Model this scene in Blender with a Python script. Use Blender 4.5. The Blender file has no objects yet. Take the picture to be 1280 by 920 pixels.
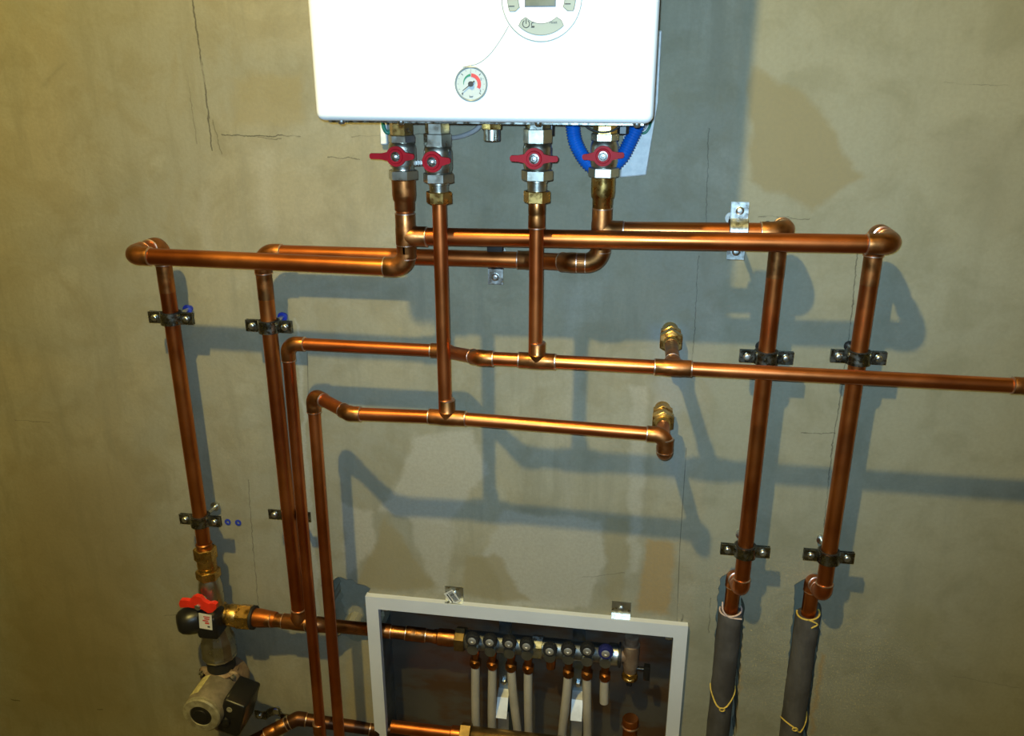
import bpy, bmesh, math, random
from mathutils import Vector, Matrix
random.seed(7)
PI = math.pi
C = bpy.context.scene.collection
S = bpy.context.scene

# ------------------------------------------------------------------ camera
F_PX = 1050.0
CAM = Vector((0.22, -1.45, 1.62))
PITCH, YAW = math.radians(20), math.radians(8.7)
FW = Vector((-math.sin(YAW)*math.cos(PITCH), math.cos(YAW)*math.cos(PITCH), -math.sin(PITCH)))
RT = Vector((math.cos(YAW), math.sin(YAW), 0))
UP = RT.cross(FW)
cd = bpy.data.cameras.new('camera'); cam = bpy.data.objects.new('camera', cd); C.objects.link(cam)
cd.sensor_width = 36; cd.lens = 36*F_PX/1280; cd.clip_start = 0.02
cam.location = CAM
cam.rotation_euler = Matrix((RT, UP, -FW)).transposed().to_euler()
S.camera = cam

def spot(px, py, d=0.0):
    """world point measured off the photo: pixel (px,py), d metres out from the wall"""
    v = FW + RT*((px-640)/F_PX) - UP*((py-460)/F_PX)
    return CAM + v*((-d-CAM.y)/v.y)

# ------------------------------------------------------------------ light
S.view_settings.view_transform = 'Standard'; S.view_settings.look = 'None'
S.view_settings.exposure = 0.0; S.view_settings.gamma = 1.0; S.view_settings.use_curve_mapping = False
w = bpy.data.worlds.new('world'); S.world = w; w.use_nodes = True
w.node_tree.nodes['Background'].inputs[0].default_value = (0.5, 0.6, 0.7, 1)
w.node_tree.nodes['Background'].inputs[1].default_value = 0.02
# warm bulb hanging in the room, up and left of the camera
ld = bpy.data.lights.new('bulb', 'POINT'); ld.energy = 164; ld.color = (1.0, 0.78, 0.23); ld.shadow_soft_size = 0.03
lo = bpy.data.objects.new('bulb', ld); C.objects.link(lo); lo.location = (-0.31, -1.46, 2.88)
# the LED beside the camera lens
fd = bpy.data.lights.new('camera_flash', 'SPOT'); fd.energy = 78; fd.color = (0.47, 0.76, 1.0)
fd.shadow_soft_size = 0.006; fd.spot_size = math.radians(86); fd.spot_blend = 1.0
fo = bpy.data.objects.new('camera_flash', fd); C.objects.link(fo)
fo.location = CAM + UP*0.012 - RT*0.008
fo.rotation_euler = (spot(730, 320, 0) - fo.location).to_track_quat('-Z', 'Y').to_euler()

# ------------------------------------------------------------------ node helpers
class NB:
    def __init__(s, m):
        s.t = m.node_tree; s.n = s.t.nodes
    def new(s, typ, **k):
        n = s.n.new(typ)
        for a, b in k.items(): setattr(n, a, b)
        return n
    def put(s, sock, v):
        if isinstance(v, bpy.types.NodeSocket): s.t.links.new(v, sock)
        else: sock.default_value = v
    def m(s, op, a, b=0.0, c=None, clamp=False):
        n = s.new('ShaderNodeMath', operation=op, use_clamp=clamp)
        s.put(n.inputs[0], a); s.put(n.inputs[1], b)
        if c is not None: s.put(n.inputs[2], c)
        return n.outputs[0]
    def mix(s, f, a, b, mode='MIX'):
        n = s.new('ShaderNodeMix', data_type='RGBA', blend_type=mode)
        s.put(n.inputs[0], f); s.put(n.inputs[6], a); s.put(n.inputs[7], b)
        return n.outputs[2]
    def noise(s, vec, scale, detail=4, rough=0.55, dist=0.0):
        n = s.new('ShaderNodeTexNoise')
        s.put(n.inputs['Vector'], vec); n.inputs['Scale'].default_value = scale
        n.inputs['Detail'].default_value = detail; n.inputs['Roughness'].default_value = rough
        n.inputs['Distortion'].default_value = dist
        return n.outputs[0], n.outputs[1]
    def mapr(s, v, a, b, c=0.0, d=1.0, smooth=True):
        n = s.new('ShaderNodeMapRange'); n.interpolation_type = 'SMOOTHSTEP' if smooth else 'LINEAR'
        s.put(n.inputs[0], v)
        for i, x in enumerate((a, b, c, d)): n.inputs[i+1].default_value = x
        return n.outputs[0]
    def scalevec(s, vec, sc):
        n = s.new('ShaderNodeVectorMath', operation='MULTIPLY'); s.put(n.inputs[0], vec); n.inputs[1].default_value = sc
        return n.outputs[0]

def col(r, g, b): return (r, g, b, 1.0)

def material(name, base, metal=0.0, rough=0.5, var=None, vscale=30, stretch=(1, 1, 1), rvar=0.0, bump=0.0, bscale=200,
             spec=0.5, coat=0.0, contrast=(0.35, 0.65), alpha=None):
    m = bpy.data.materials.new(name); m.use_nodes = True
    nb = NB(m); bs = nb.n['Principled BSDF']
    bs.inputs['Metallic'].default_value = metal; bs.inputs['Roughness'].default_value = rough
    bs.inputs['Specular IOR Level'].default_value = spec
    if coat: bs.inputs['Coat Weight'].default_value = coat
    tc = nb.new('ShaderNodeTexCoord').outputs['Object']
    vec = nb.scalevec(tc, stretch)
    f, _ = nb.noise(vec, vscale)
    if var is None: var = tuple(c*0.82 for c in base)
    k = nb.mapr(f, *contrast)
    nb.put(bs.inputs['Base Color'], nb.mix(k, col(*base), col(*var)))
    if rvar:
        g, _ = nb.noise(vec, vscale*2.3)
        nb.put(bs.inputs['Roughness'], nb.mapr(g, 0.3, 0.7, max(rough-rvar, 0.02), rough+rvar))
    if bump:
        h, _ = nb.noise(tc, bscale, 5)
        b = nb.new('ShaderNodeBump'); b.inputs['Strength'].default_value = bump; b.inputs['Distance'].default_value = 0.002
        nb.put(b.inputs['Height'], h); nb.put(bs.inputs['Normal'], b.outputs[0])
    return m

M = {}
M['copper'] = material('copper', (0.66, 0.215, 0.056), 1, 0.37, (0.42, 0.110, 0.029), 5, (1, 1, 1), 0.06, 0.03, 40)
M['copper_old'] = material('copper_tarnished', (0.52, 0.19, 0.06), 1, 0.40, (0.26, 0.115, 0.038), 24, (1, 1, 1), 0.1, 0.08, 90)
M['copper_thin'] = material('copper_bright', (0.76, 0.245, 0.075), 1, 0.36, (0.50, 0.135, 0.040), 5, (1, 1, 1), 0.06, 0.03, 40)
M['solder'] = material('solder', (0.82, 0.66, 0.56), 1, 0.35, (0.7, 0.4, 0.28), 60)
M['brass'] = material('brass', (0.72, 0.47, 0.16), 1, 0.3, (0.5, 0.31, 0.1), 40, rvar=0.1)
M['nickel'] = material('nickel', (0.60, 0.59, 0.53), 1, 0.33, (0.47, 0.46, 0.40), 26, rvar=0.07, bump=0.03)
M['zinc'] = material('zinc_plate', (0.72, 0.74, 0.72), 1, 0.35, (0.55, 0.57, 0.56), 50, rvar=0.1)
M['dark_steel'] = material('blackened_steel', (0.34, 0.34, 0.31), 1, 0.28, (0.15, 0.15, 0.135), 60, rvar=0.12)
M['galv'] = material('galvanised_sheet', (0.20, 0.185, 0.165), 0.75, 0.42, (0.19, 0.115, 0.065), 6, (1, 1, 2.2), 0.1, contrast=(0.42, 0.6))  # brown mottling painted into the colour for reflections on the sheet
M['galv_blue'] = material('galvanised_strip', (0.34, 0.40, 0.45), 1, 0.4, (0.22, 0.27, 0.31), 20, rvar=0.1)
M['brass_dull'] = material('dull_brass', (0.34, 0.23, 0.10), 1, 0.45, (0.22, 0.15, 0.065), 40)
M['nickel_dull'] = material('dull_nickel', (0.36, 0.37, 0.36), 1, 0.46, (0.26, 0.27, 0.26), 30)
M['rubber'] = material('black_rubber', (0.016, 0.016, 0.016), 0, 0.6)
M['black'] = material('black_plastic', (0.012, 0.012, 0.013), 0, 0.35)
M['knob'] = material('grey_knob_plastic', (0.024, 0.025, 0.028), 0, 0.35)
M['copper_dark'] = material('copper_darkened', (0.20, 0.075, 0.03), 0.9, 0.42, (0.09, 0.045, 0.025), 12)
M['silver'] = material('brushed_silver', (0.85, 0.84, 0.82), 1, 0.55)
M['knob_blue'] = material('dark_blue_knob_plastic', (0.02, 0.025, 0.14), 0, 0.35)
M['red'] = material('red_lever_paint', (0.50, 0.010, 0.018), 0, 0.5, (0.40, 0.008, 0.014), 50, spec=0.18)
M['red_bright'] = material('red_plastic', (0.85, 0.035, 0.015), 0, 0.4, (0.7, 0.03, 0.012), 40)
M['enamel'] = material('white_enamel', (0.93, 0.93, 0.92), 0, 0.28, (0.92, 0.92, 0.91), 5)
M['frame'] = material('white_powder_coat', (0.66, 0.69, 0.75), 0, 0.4, (0.62, 0.65, 0.71), 8)
M['blue_hose'] = material('blue_corrugated_plastic', (0.004, 0.13, 0.56), 0, 0.4, (0.003, 0.10, 0.46), 30, spec=0.3)
M['blue_plug'] = material('blue_plug_plastic', (0.025, 0.05, 0.42), 0, 0.4)
M['white_plug'] = material('white_plug_plastic', (0.8, 0.8, 0.76), 0, 0.5)
M['foam'] = material('white_foam', (0.80, 0.84, 0.86), 0, 0.8, (0.68, 0.73, 0.76), 90, bump=0.25, bscale=260)
M['pex'] = material('white_plastic_pipe', (0.46, 0.42, 0.345), 0, 0.42, (0.40, 0.36, 0.29), 20)
M['insul'] = material('grey_foam_insulation', (0.085, 0.08, 0.078), 0, 0.75, (0.048, 0.043, 0.041), 22, (1, 1, 0.6), bump=0.35, bscale=120)
M['yellow'] = material('yellow_wire', (0.70, 0.50, 0.10), 0, 0.5)
M['pinkwire'] = material('pale_pink_wire', (0.70, 0.52, 0.46), 0, 0.5)
M['greenwire'] = material('green_wire', (0.03, 0.22, 0.15), 0, 0.4)
M['whitewire'] = material('grey_white_cable', (0.42, 0.43, 0.45), 0, 0.5)
M['cast'] = material('pump_grey_paint', (0.27, 0.235, 0.185), 0.2, 0.55, (0.18, 0.155, 0.12), 45, bump=0.2, bscale=150)
M['castb'] = material('pump_cast_iron', (0.20, 0.125, 0.08), 0.35, 0.6, (0.30, 0.22, 0.15), 45, bump=0.3, bscale=120)
M['pumpend'] = material('pump_end_plate', (0.42, 0.40, 0.30), 0.3, 0.5, (0.28, 0.26, 0.19), 70, bump=0.15)
M['label'] = material('cream_label', (0.62, 0.56, 0.28), 0, 0.6, (0.45, 0.40, 0.2), 120)
M['paper'] = material('white_sticker', (0.74, 0.73, 0.68), 0, 0.6)
M['ink'] = material('dark_ink', (0.03, 0.03, 0.03), 0, 0.6)
M['redink'] = material('red_ink', (0.55, 0.05, 0.04), 0, 0.5)
M['greenink'] = material('green_ink', (0.02, 0.22, 0.11), 0, 0.5)
M['btn'] = material('grey_button', (0.30, 0.33, 0.29), 0, 0.5, (0.28, 0.31, 0.27))
M['btnline'] = material('grey_outline', (0.16, 0.18, 0.17), 0, 0.5)
M['lcd'] = material('lcd_glass', (0.15, 0.155, 0.10), 0, 0.25, (0.12, 0.125, 0.08), 60)
M['lcdrim'] = material('lcd_rim', (0.10, 0.10, 0.10), 0, 0.4)
M['dial'] = material('dial_face', (0.46, 0.50, 0.50), 0, 0.35, (0.42, 0.47, 0.48), 20)
M['dialrim'] = material('dial_rim', (0.20, 0.25, 0.28), 0, 0.25)
M['groove'] = material('panel_groove', (0.27, 0.30, 0.29), 0, 0.4)
M['floor'] = material('concrete_floor', (0.10, 0.09, 0.075), 0, 0.8, (0.07, 0.065, 0.055), 6)
M['room'] = material('room_plaster', (0.14, 0.13, 0.11), 0, 0.9, (0.11, 0.10, 0.08), 3)

# ------------------------------------------------------------------ wall plaster (stains and cracks at their own places)
def wall_material():
    m = bpy.data.materials.new('raw_plaster'); m.use_nodes = True
    nb = NB(m); bs = nb.n['Principled BSDF']; bs.inputs['Roughness'].default_value = 0.92
    bs.inputs['Specular IOR Level'].default_value = 0.15
    geo = nb.new('ShaderNodeNewGeometry').outputs['Position']
    wv, wc = nb.noise(geo, 14, 5, 0.6)
    sep = nb.new('ShaderNodeSeparateColor'); nb.put(sep.inputs[0], wc)
    sx = nb.new('ShaderNodeSeparateXYZ'); nb.put(sx.inputs[0], geo)
    amp = 0.05
    X = nb.m('ADD', sx.outputs[0], nb.m('MULTIPLY', nb.m('SUBTRACT', sep.outputs[0], 0.5), amp))
    Z = nb.m('ADD', sx.outputs[2], nb.m('MULTIPLY', nb.m('SUBTRACT', sep.outputs[1], 0.5), amp))
    _, wc2 = nb.noise(geo, 55, 4, 0.6)
    sep2 = nb.new('ShaderNodeSeparateColor'); nb.put(sep2.inputs[0], wc2)
    CX = nb.m('ADD', sx.outputs[0], nb.m('MULTIPLY', nb.m('SUBTRACT', sep2.outputs[0], 0.5), 0.010))
    CZ = nb.m('ADD', sx.outputs[2], nb.m('MULTIPLY', nb.m('SUBTRACT', sep2.outputs[1], 0.5), 0.010))
    # base: two broad plaster tones, fine mottling, vertical trowel streaks
    n1, _ = nb.noise(geo, 2.1, 5, 0.6, 0.6)
    n2, _ = nb.noise(geo, 11, 6, 0.65, 0.4)
    n3, _ = nb.noise(nb.scalevec(geo, (16, 1, 2.0)), 1.6, 5, 0.6)
    n4, _ = nb.noise(geo, 160, 3, 0.6)
    c = nb.mix(nb.mapr(n1, 0.36, 0.64), col(0.330, 0.300, 0.212), col(0.282, 0.275, 0.218))
    n5, _ = nb.noise(geo, 5.2, 7, 0.68, 0.8)
    c = nb.mix(nb.m('MULTIPLY', nb.mapr(n5, 0.52, 0.60), 0.40), c, col(0.262, 0.232, 0.150))
    c = nb.mix(nb.m('MULTIPLY', nb.mapr(n5, 0.46, 0.37), 0.40), c, col(0.360, 0.345, 0.275))
    c = nb.mix(nb.m('MULTIPLY', nb.mapr(n2, 0.45, 0.68), 0.6), c, col(0.232, 0.210, 0.138))
    c = nb.mix(nb.m('MULTIPLY', nb.mapr(n3, 0.48, 0.68), 0.6), c, col(0.24, 0.228, 0.168))
    # right-hand part of the wall: greyer, greener render
    right = nb.mapr(X, 0.355, 0.375)
    c = nb.mix(nb.m('MULTIPLY', right, 0.62), c, nb.mix(nb.mapr(n2, 0.4, 0.7), col(0.282, 0.285, 0.222), col(0.235, 0.238, 0.178)))
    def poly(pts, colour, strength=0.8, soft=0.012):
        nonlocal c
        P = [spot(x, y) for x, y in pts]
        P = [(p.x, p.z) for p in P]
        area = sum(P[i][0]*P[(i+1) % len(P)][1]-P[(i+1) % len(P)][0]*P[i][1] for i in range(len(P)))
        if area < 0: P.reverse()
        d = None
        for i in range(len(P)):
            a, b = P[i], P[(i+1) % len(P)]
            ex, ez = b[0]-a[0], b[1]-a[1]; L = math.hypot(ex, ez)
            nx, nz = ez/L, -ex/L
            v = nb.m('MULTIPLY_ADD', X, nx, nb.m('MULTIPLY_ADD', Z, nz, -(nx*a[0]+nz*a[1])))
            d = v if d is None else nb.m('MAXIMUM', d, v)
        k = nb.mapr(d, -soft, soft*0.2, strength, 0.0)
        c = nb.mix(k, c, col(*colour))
    def crack(pts, width=0.0012, colour=(0.03, 0.03, 0.025), strength=0.85, warp=True):
        width *= 0.8; strength *= 0.85
        nonlocal c
        P = [spot(x, y) for x, y in pts]
        d = None
        ax_, az_ = (CX, CZ) if warp else (sx.outputs[0], sx.outputs[2])
        for a, b in zip(P, P[1:]):
            bx, bz = b.x-a.x, b.z-a.z; l2 = bx*bx+bz*bz
            px = nb.m('SUBTRACT', ax_, a.x); pz = nb.m('SUBTRACT', az_, a.z)
            h = nb.m('MULTIPLY_ADD', px, bx/l2, nb.m('MULTIPLY', pz, bz/l2), clamp=True)
            qx = nb.m('MULTIPLY_ADD', h, -bx, px); qz = nb.m('MULTIPLY_ADD', h, -bz, pz)
            v = nb.m('SQRT', nb.m('MULTIPLY_ADD', qx, qx, nb.m('MULTIPLY', qz, qz)))
            d = v if d is None else nb.m('MINIMUM', d, v)
        k = nb.mapr(d, width*0.4, width*1.4, strength, 0.0)
        k = nb.m('MULTIPLY', k, nb.mapr(n2, 0.34, 0.50, 0.25, 1.0))
        c = nb.mix(k, c, col(*colour))
    TAN = (0.262, 0.218, 0.118); PALE = (0.395, 0.375, 0.315); GREY = (0.30, 0.305, 0.285); ORG = (0.33, 0.22, 0.09)
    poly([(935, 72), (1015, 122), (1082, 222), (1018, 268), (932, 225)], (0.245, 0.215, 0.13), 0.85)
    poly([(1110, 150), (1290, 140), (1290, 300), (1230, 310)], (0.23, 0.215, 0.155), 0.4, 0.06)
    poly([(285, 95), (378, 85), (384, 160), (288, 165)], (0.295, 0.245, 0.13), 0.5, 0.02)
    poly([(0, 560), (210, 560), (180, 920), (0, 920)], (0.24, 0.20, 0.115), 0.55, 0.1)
    poly([(520, 545), (590, 535), (612, 590), (560, 660), (470, 640)], PALE, 0.75)
    poly([(505, 640), (570, 650), (560, 745), (545, 745)], PALE, 0.6)
    poly([(630, 635), (755, 650), (762, 700), (735, 765), (640, 762), (600, 690)], PALE, 0.75)
    poly([(424, 620), (470, 640), (470, 690), (430, 725)], PALE, 0.7)
    poly([(482, 640), (552, 738), (440, 735)], TAN, 0.7)
    poly([(582, 690), (620, 690), (668, 755), (570, 745)], TAN, 0.7)
    poly([(748, 640), (790, 650), (780, 765), (752, 765), (755, 700)], TAN, 0.55)
    poly([(806, 670), (848, 680), (836, 772), (792, 766)], ORG, 0.75)
    poly([(784, 480), (812, 480), (800, 720), (782, 720)], PALE, 0.6)
    poly([(700, 345), (735, 345), (720, 700), (700, 700)], PALE, 0.25, 0.02)
    poly([(806, 400), (865, 400), (862, 520), (812, 540)], GREY, 0.75, 0.03)
    poly([(806, 500), (860, 505), (866, 600), (832, 620)], GREY, 0.5, 0.03)
    poly([(368, 395), (374, 395), (402, 780), (388, 780)], (0.36, 0.365, 0.33), 0.7, 0.006)
    poly([(300, 170), (345, 175), (350, 300), (322, 300)], PALE, 0.35, 0.03)
    poly([(240, 230), (262, 235), (275, 330), (250, 330)], PALE, 0.35, 0.02)
    poly([(430, 795), (466, 795), (470, 905), (432, 905)], (0.36, 0.28, 0.13), 0.6, 0.02)
    poly([(1120, 740), (1190, 760), (1170, 830), (1090, 810)], (0.215, 0.20, 0.11), 0.4, 0.05)
    poly([(48, 108), (74, 70), (84, 72), (60, 112)], (0.13, 0.13, 0.09), 0.65, 0.02)
    poly([(98, 158), (118, 166), (112, 186)], (0.19, 0.165, 0.10), 0.6, 0.02)
    poly([(916, 800), (928, 790), (922, 918), (914, 918)], ORG, 0.7)
    poly([(1022, 815), (1034, 820), (1018, 918), (1008, 918)], ORG, 0.8)
    crack([(240, -5), (246, 40), (256, 105), (265, 188)], 0.0020)
    crack([(266, 150), (277, 192)], 0.0012, strength=0.5)
    crack([(234, 95), (246, 180)], 0.0011, strength=0.4)
    crack([(277, 169), (320, 170), (375, 170)], 0.0015)
    crack([(322, 172), (352, 174)], 0.001, strength=0.6)
    crack([(440, 171), (476, 169), (560, 168)], 0.0013, strength=0.7)
    crack([(410, 197), (436, 198), (450, 199)], 0.0011, strength=0.7)
    crack([(948, 271), (985, 271)], 0.0014, strength=0.7); crack([(986, 273), (1012, 274)], 0.001, strength=0.6)
    crack([(1180, 104), (1260, 107)], 0.0009, strength=0.4)
    crack([(886, 160), (884, 230), (882, 290)], 0.0012, strength=0.5)
    crack([(873, 320), (868, 420), (862, 470)], 0.0010, strength=0.6)
    crack([(858, 560), (850, 680), (846, 778)], 0.0010, strength=0.75, warp=False)
    crack([(853, 768), (852, 780)], 0.0022)
    crack([(1072, 310), (1064, 400), (1050, 500), (1040, 560), (1030, 660)], 0.0013, strength=0.75)
    crack([(1002, 541), (1044, 542)], 0.0011, strength=0.7)
    crack([(310, 600), (316, 680), (325, 780)], 0.0012, strength=0.6)
    crack([(384, 440), (386, 520)], 0.0012, strength=0.6, warp=False)
    crack([(1190, 845), (1275, 860)], 0.001, strength=0.3)
    crack([(18, 525), (62, 528)], 0.001, strength=0.5)
    crack([(14, 874), (25, 876)], 0.002, strength=0.7); crack([(122, 887), (128, 887)], 0.002, strength=0.7)
    crack([(205, 769), (232, 769)], 0.001, strength=0.7)
    crack([(728, 722), (780, 716)], 0.0012, strength=0.4)
    crack([(888, 748), (886, 790)], 0.0012, strength=0.6)
    # fine pits and grain
    c = nb.mix(nb.m('MULTIPLY', nb.mapr(n4, 0.30, 0.70), 0.22), c, col(0.20, 0.19, 0.14))
    pit, _ = nb.noise(geo, 42, 2, 0.5)
    c = nb.mix(nb.mapr(pit, 0.80, 0.84, 0.0, 0.7), c, col(0.05, 0.05, 0.045))
    nb.put(bs.inputs['Base Color'], c)
    hb = nb.m('ADD', nb.m('MULTIPLY', n2, 0.7), nb.m('MULTIPLY', n4, 0.3))
    b = nb.new('ShaderNodeBump'); b.inputs['Strength'].default_value = 0.25; b.inputs['Distance'].default_value = 0.006
    nb.put(b.inputs['Height'], hb); nb.put(bs.inputs['Normal'], b.outputs[0])
    return m
M['wall'] = wall_material()

# ------------------------------------------------------------------ mesh helpers
def obj(name, bm, mats, parent=None, smooth=True, ang=38):
    me = bpy.data.meshes.new(name)
    bmesh.ops.recalc_face_normals(bm, faces=bm.faces[:])
    if smooth:
        lim = math.radians(ang)
        for f in bm.faces: f.smooth = True
        for e in bm.edges:
            if len(e.link_faces) == 2:
                if e.calc_face_angle(0) > lim: e.smooth = False
    bm.to_mesh(me); bm.free()
    for m in (mats if isinstance(mats, (list, tuple)) else [mats]):
        me.materials.append(M[m] if isinstance(m, str) else m)
    o = bpy.data.objects.new(name, me); C.objects.link(o)
    if parent is not None:
        o.parent = parent
        o.matrix_parent_inverse = Matrix.Translation(-world_loc(parent))
    return o
def world_loc(o):
    v = Vector(o.location)
    p = o.parent
    if p is not None: v = v + world_loc(p) + o.matrix_parent_inverse.translation
    return v
def tag(o, label=None, cat=None, group=None, kind=None):
    if label: o['label'] = label
    if cat: o['category'] = cat
    if group: o['group'] = group
    if kind: o['kind'] = kind
    return o
def thing(name, label, cat, loc=(0, 0, 0), group=None):
    o = bpy.data.objects.new(name, None); C.objects.link(o); o.location = loc; o.empty_display_size = 0.02
    return tag(o, label, cat, group)
def frame_of(ax):
    ax = Vector(ax).normalized()
    ref = Vector((0, 0, 1)) if abs(ax.z) < 0.9 else Vector((0, -1, 0))
    u = ax.cross(ref).normalized(); v = ax.cross(u).normalized()
    return ax, u, v
def lathe(bm, o, ax, prof, n=28, rot=0.0, mi=0):
    """prof: list of (t along axis, radius); caps both ends"""
    o = Vector(o); ax, u, v = frame_of(ax)
    rings = []
    for t, r in prof:
        if r < 1e-6: rings.append([bm.verts.new(o+ax*t)])
        else: rings.append([bm.verts.new(o+ax*t+(u*math.cos(rot+2*PI*k/n)+v*math.sin(rot+2*PI*k/n))*r) for k in range(n)])
    for a, b in zip(rings, rings[1:]):
        for k in range(n):
            k2 = (k+1) % n
            if len(a) == 1 and len(b) == 1: continue
            if len(a) == 1: f = bm.faces.new((a[0], b[k2], b[k]))
            elif len(b) == 1: f = bm.faces.new((a[k], a[k2], b[0]))
            else: f = bm.faces.new((a[k], a[k2], b[k2], b[k]))
            f.material_index = mi
    for r in (rings[0], rings[-1]):
        if len(r) > 1:
            f = bm.faces.new(r); f.material_index = mi
    return bm
def hexa(bm, o, ax, t0, t1, rflat, mi=0, rot=PI/6, ch=0.0015):
    R = rflat/math.cos(PI/6)
    return lathe(bm, o, ax, [(t0, R-ch), (t0+ch*0.7, R), (t1-ch*0.7, R), (t1, R-ch)], 6, rot, mi)
def sweep(bm, pts, rad, n=20, mi=0, closed=False):
    """tube through pts; rad a number or a list"""
    pts = [Vector(p) for p in pts]; N = len(pts)
    if not isinstance(rad, (list, tuple)): rad = [rad]*N
    tang = []
    for i in range(N):
        if closed: t = pts[(i+1) % N]-pts[i-1]
        elif i == 0: t = pts[1]-pts[0]
        elif i == N-1: t = pts[-1]-pts[-2]
        else:
            t = (pts[i+1]-pts[i]).normalized()+(pts[i]-pts[i-1]).normalized()
        if t.length < 1e-9: t = tang[-1].copy()
        tang.append(t.normalized())
    _, u, v = frame_of(tang[0])
    rings = []
    for i in range(N):
        if i:
            q = tang[i-1].rotation_difference(tang[i]); u = q @ u
        u = (u-tang[i]*u.dot(tang[i])).normalized(); v = tang[i].cross(u)
        rings.append([bm.verts.new(pts[i]+(u*math.cos(2*PI*k/n)+v*math.sin(2*PI*k/n))*rad[i]) for k in range(n)])
    pairs = list(zip(rings, rings[1:]))
    if closed: pairs.append((rings[-1], rings[0]))
    for a, b in pairs:
        for k in range(n):
            f = bm.faces.new((a[k], a[(k+1) % n], b[(k+1) % n], b[k])); f.material_index = mi
    if not closed:
        for r in (rings[0], rings[-1]): bm.faces.new(r).material_index = mi
    return bm
def smooth_path(pts, n=10):
    P = [Vector(p) for p in pts]; P = [P[0]*2-P[1]]+P+[P[-1]*2-P[-2]]
    out = []
    for i in range(1, len(P)-2):
        for k in range(n):
            t = k/n; a, b, c_, d = P[i-1:i+3]
            out.append(0.5*((2*b)+(c_-a)*t+(2*a-5*b+4*c_-d)*t*t+(3*b-a-3*c_+d)*t**3))
    out.append(P[-2]); return out
def box(bm, lo, hi, bev=0.0, seg=2, mi=0, mat=None):
    lo, hi = Vector(lo), Vector(hi)
    r = bmesh.ops.create_cube(bm, size=1.0)
    for v in r['verts']:
        v.co = Vector(((lo[i]+hi[i])/2+v.co[i]*(hi[i]-lo[i])) for i in range(3))
    fs = set(f for v in r['verts'] for f in v.link_faces)
    vs = r['verts']
    if bev:
        es = list(set(e for f in fs for e in f.edges))
        q = bmesh.ops.bevel(bm, geom=es, offset=bev, segments=seg, affect='EDGES', profile=0.5)
        fs = set(f for f in q['faces']) | set(f for f in fs if f.is_valid)
        vs = list(set(v for f in fs for v in f.verts))
        fs = set(f for v in vs for f in v.link_faces)
    for f in fs: f.material_index = mi
    if mat is not None:
        for v in vs: v.co = mat @ v.co
    return bm
def prism(bm, pts, o, u, v, depth, bev=0.0, mi=0):
    """outline pts (a,b) -> o+u*a+v*b, extruded along depth vector"""
    o, u, v, depth = Vector(o), Vector(u), Vector(v), Vector(depth)
    A = [bm.verts.new(o+u*a+v*b) for a, b in pts]; B = [bm.verts.new(x.co+depth) for x in A]
    fs = [bm.faces.new(A), bm.faces.new(B)]
    for i in range(len(A)):
        j = (i+1) % len(A); fs.append(bm.faces.new((A[i], A[j], B[j], B[i])))
    for f in fs: f.material_index = mi
    return bm

# ------------------------------------------------------------------ setting
RAG = random.Random(3)
def boolean_cut(o, cutters):
    for k in cutters:
        md = o.modifiers.new('cut', 'BOOLEAN'); md.operation = 'DIFFERENCE'; md.object = k; md.solver = 'EXACT'
    dg = bpy.context.evaluated_depsgraph_get()
    me = bpy.data.meshes.new_from_object(o.evaluated_get(dg))
    o.modifiers.clear(); old = o.data; o.data = me; bpy.data.meshes.remove(old)
    for k in cutters:
        m_ = k.data; bpy.data.objects.remove(k); bpy.data.meshes.remove(m_)
WX0, WX1, WZ1 = -1.9, 2.1, 3.0
bm = bmesh.new(); box(bm, (WX0, 0, 0), (WX1, 0.2, WZ1))
wall = obj('wall_back', bm, 'wall', smooth=False); tag(wall, kind='structure')
FX0, FX1, FZ1 = -0.3135, 0.356, 0.561          # cabinet frame outer edges
def cutter(pts, depth, ragged=0.0):
    P = []
    for (a, b) in zip(pts, pts[1:]+pts[:1]):
        n = max(1, int(math.hypot(b[0]-a[0], b[1]-a[1])/0.009)) if ragged else 1
        for k in range(n):
            t = k/n
            P.append((a[0]+(b[0]-a[0])*t+RAG.uniform(-ragged, ragged), a[1]+(b[1]-a[1])*t+RAG.uniform(-ragged, ragged)))
    b_ = bmesh.new(); prism(b_, P, (0, -0.02, 0), (1, 0, 0), (0, 0, 1), (0, depth+0.02, 0))
    return obj('cutter', b_, 'wall', smooth=False)
cuts = [cutter([(FX0+0.006, -0.1), (FX1-0.006, -0.1), (FX1-0.006, FZ1-0.006), (FX0+0.006, FZ1-0.006)], 0.13)]
hp = [(p.x, p.z) for p in (spot(402, 730), spot(415, 724), spot(432, 722), spot(446, 727), spot(462, 738), spot(458, 756))]
cuts.append(cutter(hp + [(FX0+0.02, 0.54), (FX0+0.02, 0.435), (-0.40, 0.44)], 0.085, 0.0055))
chase = []
for pts in (((900, 724), (912, 713), (931, 755), (919, 925), (886, 925), (896, 760)),
            ((994, 732), (1006, 724), (1028, 760), (1008, 925), (975, 925), (991, 770))):
    cuts.append(cutter([(spot(x, y).x, spot(x, y).z) for x, y in pts], 0.055, 0.002))
boolean_cut(wall, cuts)
def slab(name, lo, hi, m):
    b_ = bmesh.new(); box(b_, lo, hi); return tag(obj(name, b_, m, smooth=False), kind='structure')
slab('floor', (WX0-0.2, -3.4, -0.1), (WX1+0.2, 0.2, 0), 'floor')
slab('ceiling', (WX0-0.2, -3.4, WZ1), (WX1+0.2, 0.2, WZ1+0.1), 'room')
slab('wall_left', (WX0-0.2, -3.2, 0), (WX0, 0, WZ1), 'room')
slab('wall_right', (WX1, -3.2, 0), (WX1+0.2, 0, WZ1), 'room')
slab('wall_front', (WX0-0.2, -3.4, 0), (WX1+0.2, -3.2, WZ1), 'room')

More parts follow.
